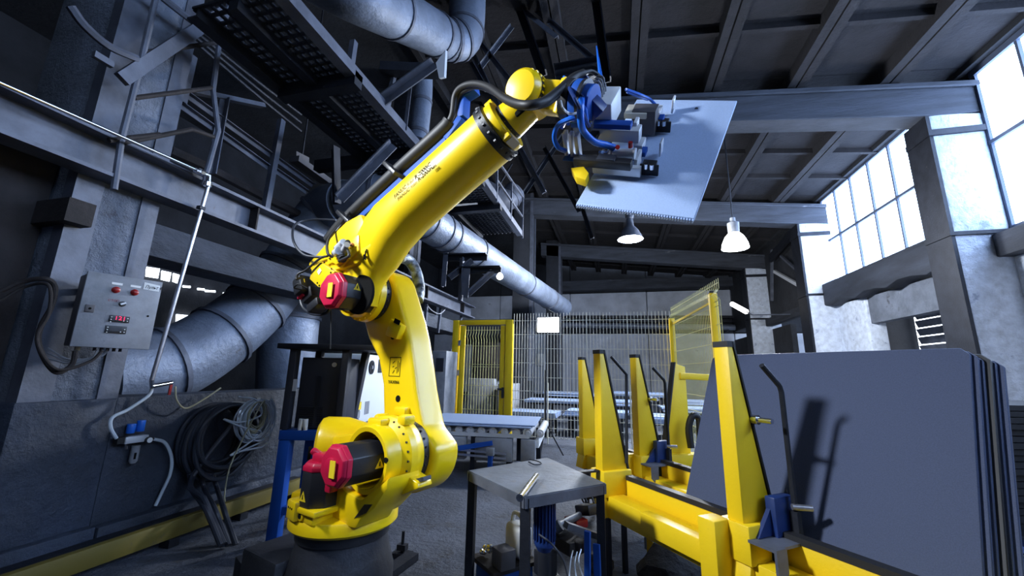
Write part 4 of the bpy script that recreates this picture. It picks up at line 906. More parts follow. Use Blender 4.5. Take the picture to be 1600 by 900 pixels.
for a in (-.02, .47, .98, 1.30):
    MB().bar(K(a, .05, 0), K(a, .05, .52), .07, .07, Y_).build('leg', 'darksteel', cv); MB().bar(K(a, yl - .05, 0), K(a, yl - .05, .52), .07, .07, Y_).build('leg', 'darksteel', cv)
for z in (.30, .36): MB().bar(K(-.3, -.05, z), K(.95, -.05, z - .05), .02, .03).build('guard_tube', 'chrome', cv)
MB().bar(K(.2, -.06, .34), K(.75, -.02, .44), .05, .06).build('blue_arm', 'blue', cv)
b = MB(); b.box(K(.74, -.10, .34), (.10, .08, .10)); b.build('sensor_box', 'greypaint', cv, bevel=.006)
MB().bar(K(.74, -.10, .12), K(.74, -.10, .30), .06, .04, Y_).build('sensor_post', 'blue', cv)
MB().bar(K(1.36, .05, .44), K(1.36, yl, .44), .05, .10).build('end_rail', 'white', cv)
for k in range(2):
    e = .05 * k
    MB().prism([K(-.40 + e, -.02 + e, cz_ - .018 + .022 * k), K(xl - .02 + e, -.02 + e, cz_ - .018 + .022 * k), K(xl - .02 + e, yl + e, cz_ - .018 + .022 * k), K(-.40 + e, yl + e, cz_ - .018 + .022 * k)], Z_ * .02).build('rubber_sheet', 'sheetlight', None, bevel=.003, seg=1, label=['lower pale sheet lying on the conveyor rollers', 'upper pale sheet lying on top at the conveyor'][k], cat='sheet', group='sheets on the conveyor')
# pale sheets on low benches behind the fence
rnd = random.Random(11); BN = ['nearest left', 'nearest middle', 'nearest right', 'second row left', 'second row middle', 'second row right', 'third row left', 'third row middle', 'third row right']
for i, (x0, y0, n, w, d, z0) in enumerate(((-2.0, 9.55, 3, 1.3, .9, .42), (-.52, 9.9, 3, 1.4, .9, .45), (1.0, 10.2, 4, 1.3, .9, .35), (-1.7, 11.3, 2, 1.5, 1.0, .62), (.0, 11.9, 4, 1.5, 1.0, .55), (1.7, 11.6, 3, 1.3, .9, .5), (-1.5, 13.2, 3, 1.5, 1.0, .70), (.6, 13.6, 3, 1.5, 1.0, .75), (2.4, 13.0, 3, 1.3, .9, .6))):
    bn = thing('low_bench', ['low dark bench under pale sheets, %s behind the mesh fence' % s for s in ('nearest left', 'nearest middle', 'nearest right', 'second row left', 'second row middle', 'second row right', 'third row left', 'third row middle', 'third row right')][i], 'bench', V((x0, y0, 0)))
    MB().span((x0 - w / 2 + .06, y0 - d / 2 + .06, z0 - .05), (x0 + w / 2 - .06, y0 + d / 2 - .06, z0)).build('deck', 'darksteel', bn)
    for sx in (-1, 1):
        for sy in (-1, 1): MB().span((x0 + sx * (w / 2 - .12) - .03, y0 + sy * (d / 2 - .12) - .03, 0), (x0 + sx * (w / 2 - .12) + .03, y0 + sy * (d / 2 - .12) + .03, z0 - .05)).build('leg', 'darksteel', bn)
    for k in range(n):
        a = rnd.uniform(-.03, .03); c = V((x0 + rnd.uniform(-.04, .04), y0 + rnd.uniform(-.04, .04), z0 + .018 + .036 * k))
        MB().box(c, (w, d, .034), (V((math.cos(a), math.sin(a), 0)), V((-math.sin(a), math.cos(a), 0)), Z_)).build('rubber_sheet', 'sheetlight', None, label='%s pale sheet on the %s bench behind the mesh fence' % (['topmost', 'second', 'third', 'fourth'][n - 1 - k], BN[i]), cat='sheet', group='pale sheets on the benches behind the fence')
# camera tripod stand by the fence
q = atZ(852, 712, .0); td = thing('tripod_stand', 'thin black tripod stand right of the conveyor', 'stand', V((q.x, q.y, 0)))
MB().cyl(V((q.x, q.y, .3)), V((q.x, q.y, 1.45)), .018, n=8).build('pole', 'black', td)
for k in range(3):
    a = .4 + 2 * PI * k / 3; MB().bar(V((q.x, q.y, .55)), V((q.x + .32 * math.cos(a), q.y + .32 * math.sin(a), 0)), .02, .02).build('leg', 'black', td)
# ================================================================== GRIPPER AND HELD SHEET
gv1, gv2, gd = V((-.952, .132, .277)), V((.307, .407, .861)), V((.001, .904, -.428))
gv1.normalize(); gv2 = (gv2 - gv1 * gv2.dot(gv1)).normalized(); gd = gv1.cross(gv2)
if gd.y < 0: gd = -gd
GP0 = F6 + gd * .40
def gp(px, py, h): return onpl(px, py, GP0 - gd * h, gd)
qA, qB, qC, qD = gp(1152, 157, 0), gp(1085, 342, 0), gp(900, 318, 0), gp(995, 155, 0)
hs = MB(); hs.prism([qA, qB, qC, qD], gd * .022)
plate_ = hs.build('rubber_sheet', 'heldsheet', None, bevel=.004, seg=1, label='pale grey sheet held up in the air by the robot gripper', cat='sheet')
tb = MB(); nt = 46
for k in range(nt): tb.box(qC + (qB - qC) * ((k + .5) / nt) + gd * .011 - gv2 * .006, ((qB - qC).length / nt * .55, .014, .018), (gv1, gv2, gd))
tb.build('edge_teeth', 'heldsheet', plate_, flat=True, kind='stuff')
MB().cyl(gp(1088, 170, .001), gp(1088, 170, .002), .010, n=12).build('smudge', 'steel', plate_)
gr = thing('vacuum_gripper', 'gripper tool of aluminium bars and blue hoses between robot wrist and raised sheet', 'gripper', F6)
def gbox(c, a, b_, h, name, m, par=gr, bev=.004):     # corner c (right, low, near), size along left, up, into the sheet
    return MB().hexa([c, c + gv1 * a, c + gv1 * a + gv2 * b_, c + gv2 * b_], [c + gd * h, c + gv1 * a + gd * h, c + gv1 * a + gv2 * b_ + gd * h, c + gv2 * b_ + gd * h]).build(name, m, par, bevel=bev)
b = MB(); b.lathe([(.098, .055), (.105, .065), (.105, .10), (.085, .11), (.085, .16), (.06, .165)], F6, d6, 36); b.build('adapter', 'blue', gr)
b = MB(); b.lathe([(.108, .10), (.108, .118)], F6, d6, 32); b.build('adapter_ring', 'black', gr)
T0 = F6 + d6 * .16
b = MB(); b.bar(T0 - d6 * .03, T0 + d6 * .03 + gd * .06, .09, .07, gv2); b.build('mount_block', 'darkblue', gr, bevel=.008)
gbox(gp(985, 204, .21), .34, .05, -.03, 'frame_shadow_plate', 'blue')  # frame plate, its blue standing in for the shadow under the junction box
jb_ = gbox(gp(955, 163, .33), .105, .19, .15, 'junction_box', 'white', bev=.008)
gl = MB()
for k in range(5):
    p = gp(955, 163, .33) + gv1 * .075 + gv2 * (.02 + .028 * k); gl.cyl(p, p - gd * .035, .009, n=10)
    gl.cyl(p - gd * .035, p - gd * .045, .006, n=8)
gl.build('cable_glands', 'greypaint', jb_, kind='stuff')
for k in range(5):
    p = gp(955, 163, .33) + gv1 * .075 + gv2 * (.02 + .028 * k) - gd * .04
    MB().tube([p, p - gd * .04 + gv1 * .01, p - gd * .04 + gv1 * .06, p + gv1 * (.12 + .01 * k) + gd * .02, p + gv1 * .16 + gd * .08 - gv2 * .03], .005, 6, 5).build('signal_cable', 'greypaint', gr)
bx = gbox(gp(1022, 212, .02), .135, .09, -.15, 'spacer_box', 'boxside')
lid = gbox(gp(1010, 178, .165), .13, .10, .035, 'box_lid', 'cream')
gbox(gp(998, 225, .10), .31, .07, -.08, 'beam_channel', 'alu', bev=.006)
gbox(gp(995, 192, .20), .02, .06, .11, 'end_plate', 'white', bev=.003)
gbox(gp(996, 250, .10), .02, .10, .08, 'end_plate', 'alu', bev=.003)
b = MB(); p, q = gp(990, 240, .13), gp(956, 240, .13); b.cyl(p, q, .026, n=20); b.cyl(q, q + gv1 * .012, .030, n=20); b.cyl(p, p - gv1 * .01, .030, n=20); b.build('air_cylinder', 'alu', gr)
b = MB(); p = gp(950, 240, .13); b.cyl(p, p + gv1 * .05, .017, n=14); b.cyl(p + gv1 * .02, p + gv1 * .035, .021, n=6); b.build('hose_fitting', 'chrome', gr)
b = MB(); p = gp(985, 230, .17); b.cyl(p, p - gd * .03, .012, n=10); b.cyl(gp(965, 230, .17), gp(965, 230, .2), .012, n=10); b.build('elbow_fitting', 'redknob', gr)
gbox(gp(985, 268, .09), .32, .045, -.05, 'lower_bar', 'black')
gbox(gp(1000, 278, .02), .27, .03, -.06, 'lower_rail', 'alu')
gbox(gp(990, 252, .06), .15, .03, -.04, 'lower_plate', 'blue')
gbox(gp(960, 260, .11), .10, .05, -.04, 'valve_body', 'hose')
for k in range(3):
    c = gp(906 - 9 * k, 250 - 2 * k, .10); gbox(c, .022, .045, -.15, 'manifold_slice', 'alu', bev=.003)
gbox(gp(910, 254, .10), .12, .06, -.01, 'manifold_base', 'blue')
b = MB(); b.prism([gp(892, 262, .10), gp(912, 260, .10), gp(920, 270, .10), gp(915, 281, .10), gp(900, 276, .10)], gd * .05); b.build('yellow_bracket', 'rackyellow', gr, bevel=.004)
gbox(gp(930, 225, .14), .10, .09, -.03, 'dark_plate', 'black')
for (x, y) in ((1047, 210), (1028, 278)):
    cl_ = gbox(gp(x - 6, y - 4, .01), .075, .075, -.045, 'clamp_jaw', 'black')
    gbox(gp(x, y - 2, .005), .10, .012, -.07, 'jaw_plate', 'darksteel', cl_)
    gbox(gp(x + 4, y - 32, .01), .012, .06, -.09, 'jaw_finger', 'alu', cl_)
    b = MB(); p = gp(x - 10, y - 14, .06); b.cyl(p, p - gd * .03, .012, n=10); b.cyl(p + gv1 * .03, p + gv1 * .03 - gd * .03, .010, n=10); b.build('jaw_bolt', 'chrome', cl_)
for (x, y) in ((1030, 180), (1003, 232)):
    gbox(gp(x, y + 8, .03), .05, .09, -.05, 'valve_block', 'alu'); gbox(gp(x + 5, y + 14, .05), .03, .06, -.03, 'valve_coil', 'blue')
def gh(pts, r, m='bluehose', name='air_hose', n=8): return MB().tube([gp(*p) for p in pts], r, n, 6).build(name, m, gr)
gh([(912, 135, .42), (908, 160, .45), (907, 185, .40), (912, 205, .32), (928, 221, .25), (945, 226, .20), (960, 231, .17)], .018, n=12)
gh([(915, 140, .40), (913, 165, .42), (916, 190, .34)], .014)
gh([(908, 182, .36), (890, 186, .36), (872, 196, .32), (866, 214, .26), (872, 230, .20), (884, 236, .16)], .014)
gh([(905, 182, .32), (885, 188, .32), (877, 200, .28)], .012)
gh([(978, 140, .3), (1000, 148, .22), (1015, 155, .14), (1028, 168, .08)], .009)
gh([(980, 144, .28), (1000, 152, .2), (1012, 156, .14)], .007)
rnd = random.Random(21)
for k in range(16):
    x0, y0 = rnd.uniform(880, 918), rnd.uniform(112, 150); x1, y1 = rnd.uniform(880, 925), rnd.uniform(150, 198)
    gh([(x0, y0, rnd.uniform(.3, .5)), ((x0 + x1) / 2 + rnd.uniform(-18, 12), (y0 + y1) / 2 + rnd.uniform(-15, 15), rnd.uniform(.36, .5)), (x1, y1, rnd.uniform(.26, .36))], rnd.choice((.006, .008, .010)), rnd.choice(('bluehose', 'bluehose', 'rubber', 'darkblue', 'greypaint')))
gh([(876, 158, .5), (880, 170, .5), (892, 178, .42), (906, 175, .4)], .006, 'white', 'signal_cable')
gh([(912, 114, .46), (925, 112, .44), (938, 122, .4), (940, 140, .36)], .012, 'rubber', 'signal_cable')
gbox(gp(905, 160, .40), .06, .06, .08, 'valve_island', 'darkblue'); gbox(gp(908, 135, .46), .07, .03, .03, 'connector', 'alu'); gbox(gp(922, 185, .34), .06, .05, .08, 'valve_island', 'black')
gbox(gp(905, 148, .42), .05, .015, .05, 'bracket', 'chrome')
b = MB(); b.tube([gp(940, 132, .36), gp(937, 110, .40), gp(932, 72, .46)], (.016, .003), 8); b.build('cable_whip', 'bluehose', gr)
# ================================================================== CONTROL BOX AND LEFT WALL FITTINGS
ub = V((math.sin(math.radians(18.5)), math.cos(math.radians(18.5)), 0)); nb = V((ub.y, -ub.x, 0))
pb0 = atX(140, 425, XL + .34)
bp = lambda px, py, d=0: onpl(px, py, pb0 + nb * d, nb)
TL, TR, BL = bp(140, 425), bp(253, 440), bp(107, 539)
wB = (TR - TL).dot(ub); hB = TL.z - BL.z
box = thing('control_box', 'grey steel control box with two red lights and digital displays on the left column', 'control box', TL - Z_ * hB)
def bq(u, z, d=0): return TL + ub * u - Z_ * z + nb * d
MB().hexa([bq(0, 0, -.03), bq(wB, 0, -.03), bq(wB, hB, -.03), bq(0, hB, -.03)], [bq(0, 0, -.25), bq(wB, 0, -.25), bq(wB, hB, -.25), bq(0, hB, -.25)]).build('body', 'boxside', box, bevel=.008)
door = MB().hexa([bq(-.008, -.008), bq(wB + .008, -.008), bq(wB + .008, hB + .008), bq(-.008, hB + .008)], [bq(-.008, -.008, -.026), bq(wB + .008, -.008, -.026), bq(wB + .008, hB + .008, -.026), bq(-.008, hB + .008, -.026)]).build('door', 'greypaint', box, bevel=.005)
def onb(px, py): p = bp(px, py); return ((p - TL).dot(ub), TL.z - p.z)
for x, y in ((181, 453), (210, 457)):
    u, z = onb(x, y); b = MB(); b.lathe([(.024, 0), (.024, .008), (.018, .012), (.018, .022), (.010, .028)], bq(u, z, 0), nb, 18); b.build('indicator_light', 'redknob', door)
    MB().hexa([bq(u - .03, z - .055, .001), bq(u + .03, z - .055, .001), bq(u + .03, z - .038, .001), bq(u - .03, z - .038, .001)], [bq(u - .03, z - .055, .003), bq(u + .03, z - .055, .003), bq(u + .03, z - .038, .003), bq(u - .03, z - .038, .003)]).build('name_plate', 'label', door)
u, z = onb(191, 475); b = MB(); b.lathe([(.020, 0), (.020, .01), (.014, .012)], bq(u, z), nb, 18); b.build('key_switch', 'black', door); b = MB(); b.bar(bq(u - .012, z + .006, .015), bq(u + .016, z - .01, .015), .012, .012, nb); b.build('key_switch', 'alu', door)
for k, (x0, y0, x1, y1) in enumerate(((171, 492, 201, 505), (165, 508, 196, 522))):
    u0, z0 = onb(x0, y0); u1, z1 = onb(x1, y1)
    dp = MB().hexa([bq(u0, z0, 0), bq(u1, z0, 0), bq(u1, z1, 0), bq(u0, z1, 0)], [bq(u0, z0, .010), bq(u1, z0, .010), bq(u1, z1, .010), bq(u0, z1, .010)]).build('display', 'black', door, bevel=.003)
    um, zm = (u0 + u1) / 2, (z0 + z1) / 2
    MB().hexa([bq(um - .035, z0 + .012, .0105), bq(um + .03, z0 + .012, .0105), bq(um + .03, zm + .012, .0105), bq(um - .035, zm + .012, .0105)], [bq(um - .035, z0 + .012, .0115), bq(um + .03, z0 + .012, .0115), bq(um + .03, zm + .012, .0115), bq(um - .035, zm + .012, .0115)]).build('display_window', 'cabinet', dp)
    if k == 0: text('lettering', '121', .040, bq(um - .03, zm + .008, .012), ub, nb, 'led', dp, 1.1)
    bb_ = MB()
    for j in range(3): bb_.cyl(bq(u0 + .012, z0 + .014 + .018 * j, .010), bq(u0 + .012, z0 + .014 + .018 * j, .0125), .004, n=6); bb_.cyl(bq(u1 - .012 - .02 * (j == 1), z1 - .012 - .02 * (j == 2), .010), bq(u1 - .012 - .02 * (j == 1), z1 - .012 - .02 * (j == 2), .0125), .004, n=6)
    bb_.build('display_keys', 'label', dp, kind='stuff')
u, z = onb(140, 482); MB().box(bq(u, z, .004), (.05, .008, .055), (ub, nb, Z_)).build('latch', 'boxside', door, bevel=.004); MB().cyl(bq(u, z, .008), bq(u, z, .012), .008, n=10).build('latch_slot', 'ink', door)
u, z = onb(226, 441); MB().hexa([bq(u, z, .001), bq(wB - .005, z + .01, .001), bq(wB - .005, z + .06, .001), bq(u, z + .055, .001)], [bq(u, z, .002), bq(wB - .005, z + .01, .002), bq(wB - .005, z + .06, .002), bq(u, z + .055, .002)]).build('paper_label', 'label', door)
text('lettering', 'Пульт 4', .036, bq(u + .008, z + .045, .003), ub, nb, 'ink', door, .75, shear=.3)
u, z = onb(178, 467); text('lettering', 'СТОП', .022, bq(u - .03, z + .02, .0012), ub, nb, mat('faded red print', (.42, .03, .12), .6) and 'redknob', door, 1.0)
u, z = onb(231, 494); MB().cyl(bq(u, z, 0), bq(u, z, .004), .007, n=10).build('plugged_hole', 'ink', door)
b = MB(); b.cyl(bq(.05, hB, -.10), bq(.05, hB + .035, -.10), .016, n=10); b.build('cable_gland', 'cream', box)
for k in range(5): MB().cyl(bq(.14 + .035 * k, hB, -.12), bq(.14 + .035 * k, hB + .03, -.12), .010, n=8).build('cable_gland', 'hose', box)
MB().bar(bq(.05, .1, -.25), bq(.05, .1, -.46), .04, .04).build('wall_bracket', 'darksteel', box); MB().bar(bq(wB - .05, .1, -.25), bq(wB - .05, .1, -.36), .04, .04).build('wall_bracket', 'darksteel', box)
def cable(name, label, pts, r, m, cat='cable', group=None, n=8, sm=7): return MB().tube(pts, r, n, sm).build(name, m, None, label=label, cat=cat, group=group)
px = lambda x, y, X: atX(x, y, X)
cable('power_cable', 'thick brown cable looping left of the control box', [px(0, 455, -3.9), px(35, 440, -3.85), px(72, 436, -3.75), px(86, 450, -3.75), px(80, 480, -3.75), px(64, 510, -3.75), px(60, 535, -3.75), px(72, 565, -3.72), px(90, 582, -3.7), px(112, 570, -3.7), px(118, 548, -3.68)], .016, 'rust')
cable('power_cable', 'second cable beside the brown one, ending under the control box', [px(0, 470, -3.88), px(40, 448, -3.84), px(76, 446, -3.70), px(76, 490, -3.70), px(58, 525, -3.70), px(70, 560, -3.66), px(95, 578, -3.66), px(140, 565, -3.64), px(160, 548, -3.62)], .010, 'rust')
for k in range(3): cable('signal_cable', 'thin grey cable drooping under the control box to the left, %s' % ('outermost', 'middle one', 'innermost')[k], [px(152 + 8 * k, 546, -3.66), px(142 + 8 * k, 560 - 2 * k, -3.68), px(110, 568 - 3 * k, -3.75), px(75, 560 - 8 * k, -3.9)], .006, 'greypaint', group='thin cables under the control box')
# slanted air pipe
b = MB(); p0, p1, p2 = px(-12, 124, XL + .28), px(322, 272, XL + .28), px(237, 594, XL + .20)
ap = thing('air_pipe', 'thin bare metal air pipe bent down in front of the left column', 'pipe', p2)
MB().tube([p0, p1], .014, 10).build('pipe_run', 'chrome', ap); MB().tube([px(326, 288, XL + .27), p2], .017, 10).build('pipe_run', 'pipemetal', ap)
b = MB(); b.tube([px(305, 266, XL + .28), px(326, 274, XL + .28), px(326, 292, XL + .27)], .026, 10); b.cyl(px(318, 270, XL + .28), px(312, 268, XL + .28), .034, n=8); b.cyl(px(325, 285, XL + .27), px(324, 291, XL + .27), .034, n=8); b.build('elbow_fitting', 'chrome', ap)
MB().box((px(314, 325, XL + .262)), (.05, .05, .03)).build('pipe_clip', 'darksteel', ap)
b = MB(); b.tube([p2, px(237, 604, XL + .20), px(268, 598, XL + .18)], .018, 10); b.build('ball_valve', 'chrome', ap)
b = MB(); b.bar(px(268, 598, XL + .14), px(264, 617, XL + .14), .02, .012, X_); b.build('valve_handle', 'redknob', ap)
cable('air_hose', 'clear hose curving from the slanted pipe down to the blue regulator', [px(238, 604, XL + .14), px(232, 618, XL + .13), px(200, 640, XL + .10), px(176, 652, XL + .08), px(173, 668, XL + .08), px(182, 685, XL + .07)], .013, 'clear')
cable('air_hose', 'clear hose curving from the regulator down the low wall', [px(240, 686, XL + .07), px(258, 692, XL + .08), px(268, 715, XL + .09), px(266, 740, XL + .09), px(255, 765, XL + .06), px(243, 790, XL + .04)], .013, 'clear')
cable('air_hose', 'thin clear line from the red valve to the hose coils', [px(274, 604, XL + .12), px(276, 625, XL + .10), px(290, 638, XL + .08), px(315, 626, XL + .10), px(345, 606, XL + .12)], .008, 'clearyellow')
# filter regulator unit
rg = thing('air_regulator', 'small air filter regulator with two blue knobs on the low wall', 'regulator', px(208, 722, XL))
rx = lambda x, y: px(x, y, XL + .06)
b = MB(); b.box(rx(210, 686), (.07, .17, .055)); b.build('body', 'alu', rg, bevel=.006)
for x, y, h in ((203, 671, .075), (218, 668, .09)): b = MB(); b.cyl(rx(x, y + 6) , rx(x, y + 6) + Z_ * h, .030, n=18); b.build('knob', 'bluehose', rg, bevel=.004)
b = MB(); b.lathe([(.018, 0), (.030, .02), (.030, .14)], rx(207, 724) , Z_, 18); b.build('filter_bowl', 'greypaint', rg)
MB().box(rx(207, 712) + X_ * .03, (.006, .014, .05)).build('bowl_slot', 'ink', rg)
b = MB(); b.cyl(rx(226, 687) + X_ * .02, rx(226, 687) + X_ * .06, .026, n=18); b.build('gauge', 'rubber', rg); MB().cyl(rx(226, 687) + X_ * .06, rx(226, 687) + X_ * .064, .021, n=18).build('gauge_dial', 'label', rg)
b = MB(); b.cyl(rx(197, 702), rx(197, 690), .010, n=8); b.build('drain', 'chrome', rg)
b = MB(); b.box(rx(188, 688), (.05, .07, .05)); b.build('connector', 'rubber', rg); b = MB(); b.cyl(rx(240, 686), rx(228, 686), .014, n=8); b.build('connector', 'rubber', rg)
# hose coils on a hook
hk = px(365, 630, XL + .0)
hb_ = MB(); hb_.bar(V((XL, hk.y, hk.z)), V((XL + .32, hk.y, hk.z)), .05, .03); hb_.bar(V((XL + .32, hk.y, hk.z - .06)), V((XL + .32, hk.y, hk.z + .07)), .045, .012, X_); hb_.build('hose_hook', 'white', None, bevel=.004, label='pale steel hook on the low wall carrying the hose coils', cat='hook')
def coil(name, label, cy, n, ry, rz_, r, x0, x1, m, top, tail, seed, jit=.03, npt=16):
    rnd = random.Random(seed); pts = []
    for k in range(n):
        f_ = k / max(1, n - 1); a_, b_ = ry * (.74 + .26 * rnd.random()), rz_ * (.76 + .24 * rnd.random()); x = x0 + (x1 - x0) * f_
        oy = rnd.uniform(-jit, jit)
        for i in range(npt):
            t = 2 * PI * i / npt + PI / 2
            pts.append(V((x + (x1 - x0) / n * i / npt + rnd.uniform(-.006, .006), cy + oy + a_ * math.cos(t), top - b_ + b_ * math.sin(t))))
    pts += tail
    return MB().tube(pts, r, 8, 3).build(name, m, None, label=label, cat='hose')
coil('hose_coil', 'big coil of dark hose hanging on the low wall', hk.y - .22, 11, .34, .36, .021, XL + .04, XL + .27, 'hose', hk.z + .01, [px(300, 745, XL + .25), px(318, 778, XL + .68), px(330, 805, XL + .8), px(350, 850, XL + 1.0)], 3)
coil('tube_coil', 'tangled coil of thin clear tubing hung over the dark hose coil', hk.y + .01, 17, .20, .21, .0095, XL + .29, XL + .36, 'clear', hk.z + .045, [px(420, 690, XL + .36), px(372, 706, XL + .36)], 5, .05)
coil('tube_coil', 'small coil of yellowed thin tubing in the middle of the clear tangle', hk.y - .02, 9, .11, .16, .0065, XL + .335, XL + .37, 'clearyellow', hk.z + .03, [px(372, 700, XL + .37), px(355, 745, XL + .37), px(352, 790, XL + .3), px(372, 800, XL + .3)], 8, .02)
cable('tube_loop', 'wide loose loop of clear tubing sticking out right of the coils', [px(372, 620, XL + .34), px(400, 625, XL + .36), px(408, 648, XL + .36), px(375, 660, XL + .36), px(350, 655, XL + .36), px(380, 668, XL + .36), px(408, 675, XL + .36), px(385, 695, XL + .36), px(360, 712, XL + .35), px(410, 690, XL + .36)], .009, 'clear', 'tube')
for k in range(3): cable('floor_hose', ('leftmost of three dark hoses hanging from the coil to the floor', 'middle of three dark hoses hanging from the coil to the floor', 'rightmost of three dark hoses hanging from the coil to the floor')[k], [px(296 + 18 * k, 740, XL + .2), px(300 + 20 * k, 765, XL + .25), px(318 + 15 * k, 790, XL + .72), px(330 + 13 * k, 815, XL + .85), px(345 + 12 * k, 852, XL + 1.0)], .020, 'hose')
# ochre floor rail
r0_, r1_ = atZ(40, 903, .12), atZ(470, 757, .12)
fr = thing('floor_rail', 'dull ochre steel rail running along the floor before the low wall', 'rail', V((r1_.x, (r0_.y + r1_.y) / 2, 0)))
MB().span((r1_.x - .03, .6, .06), (r1_.x + .03, r1_.y, .19)).build('beam', 'railyellow', fr, bevel=.004)
for k in range(6): MB().span((r1_.x - .05, .8 + .62 * k, 0), (r1_.x + .05, .88 + .62 * k, .06)).build('foot', 'darksteel', fr)
MB().span((XL + .12, .6, 0), (XL + .30, 4.4, .10)).build('cable_channel', 'darksteel', None, bevel=.01, label='dark cable channel on the floor between low wall and ochre rail', cat='channel')
# ================================================================== CABINETS BEHIND THE ROBOT
cu, cvv = RW @ V((1, 0, 0)), RW @ V((0, 0, -1)); cu.z = 0; cu.normalize(); cvv = V((-cu.y, cu.x, 0))
s0 = atD(436, 672, 3.35); S0 = V((s0.x, s0.y, 0)); sz = s0.z
stn = thing('blue_stand', 'blue steel stand left of the robot carrying the charcoal cabinet', 'stand', S0)
SQ = lambda a, b, c: S0 + cu * a + cvv * b + Z_ * c
MB().hexa([SQ(0, 0, sz - .08), SQ(.60, 0, sz - .08), SQ(.60, .55, sz - .08), SQ(0, .55, sz - .08)], [SQ(0, 0, sz), SQ(.60, 0, sz), SQ(.60, .55, sz), SQ(0, .55, sz)]).build('top', 'blue', stn, bevel=.008)
for a in (.05, .55):
    for b_ in (.05, .50): MB().bar(SQ(a, b_, 0), SQ(a, b_, sz - .08), .09, .09, cu).build('leg', 'blue', stn, bevel=.005)
MB().bar(SQ(.05, .05, .25), SQ(.55, .05, .25), .05, .06).build('brace', 'blue', stn)
zt_ = atD(520, 545, 3.35).z
cab = thing('charcoal_cabinet', 'charcoal cabinet with a vent grille in a dark open frame behind the robot', 'cabinet', SQ(.35, .25, sz))
for a in (.03, .49):
    for b_ in (.04, .50): MB().bar(SQ(a - (.08 if b_ > .3 and a > .3 else 0), b_, sz + .003), SQ(a, b_, zt_), .075, .06, cu).build('post', 'cabinet', cab, bevel=.004)
MB().hexa([SQ(-.10, -.03, zt_), SQ(.80, -.03, zt_), SQ(.80, .6, zt_), SQ(-.10, .6, zt_)], [SQ(-.10, -.03, zt_ + .045), SQ(.80, -.03, zt_ + .045), SQ(.80, .6, zt_ + .045), SQ(-.10, .6, zt_ + .045)]).build('top_shelf', 'darksteel', cab, bevel=.004)
bd_ = MB().hexa([SQ(.09, .06, sz + .01), SQ(.45, .06, sz + .01), SQ(.45, .46, sz + .01), SQ(.09, .46, sz + .01)], [SQ(.09, .06, zt_ - .07), SQ(.45, .06, zt_ - .07), SQ(.45, .46, zt_ - .07), SQ(.09, .46, zt_ - .07)]).build('body', 'cabinet', cab, bevel=.006)
MB().cyl(SQ(.38, .06, zt_ - .13), SQ(.38, .052, zt_ - .13), .020, n=18).build('round_badge', 'alu', bd_)
MB().bar(SQ(.27, .055, sz + .20), SQ(.27, .055, sz + .45), .02, .012, cvv).build('handle', 'black', bd_)
for k in range(9): MB().bar(SQ(.12, .056, sz + .04 + .018 * k), SQ(.25, .056, sz + .04 + .018 * k), .008, .008, cvv).build('vent_slat', 'black', bd_)
for k in range(9): MB().bar(SQ(.28, .056, sz + .04 + .018 * k), SQ(.32, .056, sz + .04 + .018 * k), .008, .008, cvv).build('vent_slat', 'black', bd_)
MB().hexa([SQ(.065, .0, sz + .32), SQ(.10, .0, sz + .32), SQ(.10, .0, sz + .42), SQ(.065, .0, sz + .42)], [SQ(.065, .008, sz + .32), SQ(.10, .008, sz + .32), SQ(.10, .008, sz + .42), SQ(.065, .008, sz + .42)]).build('hinge_plate', 'alu', cab)
for k in range(2): b = MB(); b.lathe([(.016, 0), (.024, .09)], SQ(.16 + .05 * k, -.0 + .025, sz + .0), Z_ + cu * (.12 - .24 * k), 12); b.build('paper_cup', 'label', None, label=['left of two white cups on the blue stand', 'right of two white cups on the blue stand'][k], cat='cup')
# white robot controller
w0, w1 = atD(560, 663, 4.05), atD(604, 643, 4.9)
wu = (w1 - w0); wu.z = 0; wu.normalize(); wn = V((wu.y, -wu.x, 0))
zw0, zw1 = atD(560, 663, 4.05).z, atD(562, 552, 4.05).z
W0 = V((w0.x, w0.y, 0)); WQ = lambda a, c, d=0: W0 + wu * a + Z_ * c + wn * d
wc = thing('controller_cabinet', 'white controller cabinet with a round fan and yellow stickers behind the robot arm', 'cabinet', WQ(.4, 0, -.3))
MB().hexa([WQ(0, zw0), WQ(1.1, zw0), WQ(1.1, zw1), WQ(0, zw1)], [WQ(0, zw0, -.5), WQ(1.1, zw0, -.5), WQ(1.1, zw1, -.5), WQ(0, zw1, -.5)]).build('body', 'white', wc, bevel=.01)
def wpx(x, y): p = onpl(x, y, W0, wn); return ((p - W0).dot(wu), p.z)
a, c = wpx(580, 574); MB().cyl(WQ(a, c, 0), WQ(a, c, .012), .075, n=24).build('fan', 'darksteel', wc); MB().cyl(WQ(a, c, .012), WQ(a, c, .02), .02, n=12).build('fan_hub', 'greypaint', wc)
for k in range(7): 
    t = 2 * PI * k / 7; MB().bar(WQ(a, c, .015), WQ(a + .065 * math.cos(t), c + .065 * math.sin(t), .015), .012, .004, wn).build('fan_blade', 'hose', wc)
for x in (567, 594): a, c = wpx(x, 572); MB().box(WQ(a, c, .004), (.13, .008, .15), (wu, wn, Z_)).build('vent_opening', 'cabinet', wc)
for x, y, m, s in ((563, 593, 'warn', .09), (562, 634, 'warn', .07), (573, 637, 'greypaint', .12), (560, 648, 'greypaint', .06)): a, c = wpx(x, y); MB().box(WQ(a, c, .002), (s, .004, s * 1.1), (wu, wn, Z_)).build('sticker', m, wc)
for a in (.08, 1.0):
    for d in (-.06, -.44): MB().bar(WQ(a, 0, d), WQ(a, zw0, d), .06, .06, wu).build('leg', 'steel', wc)
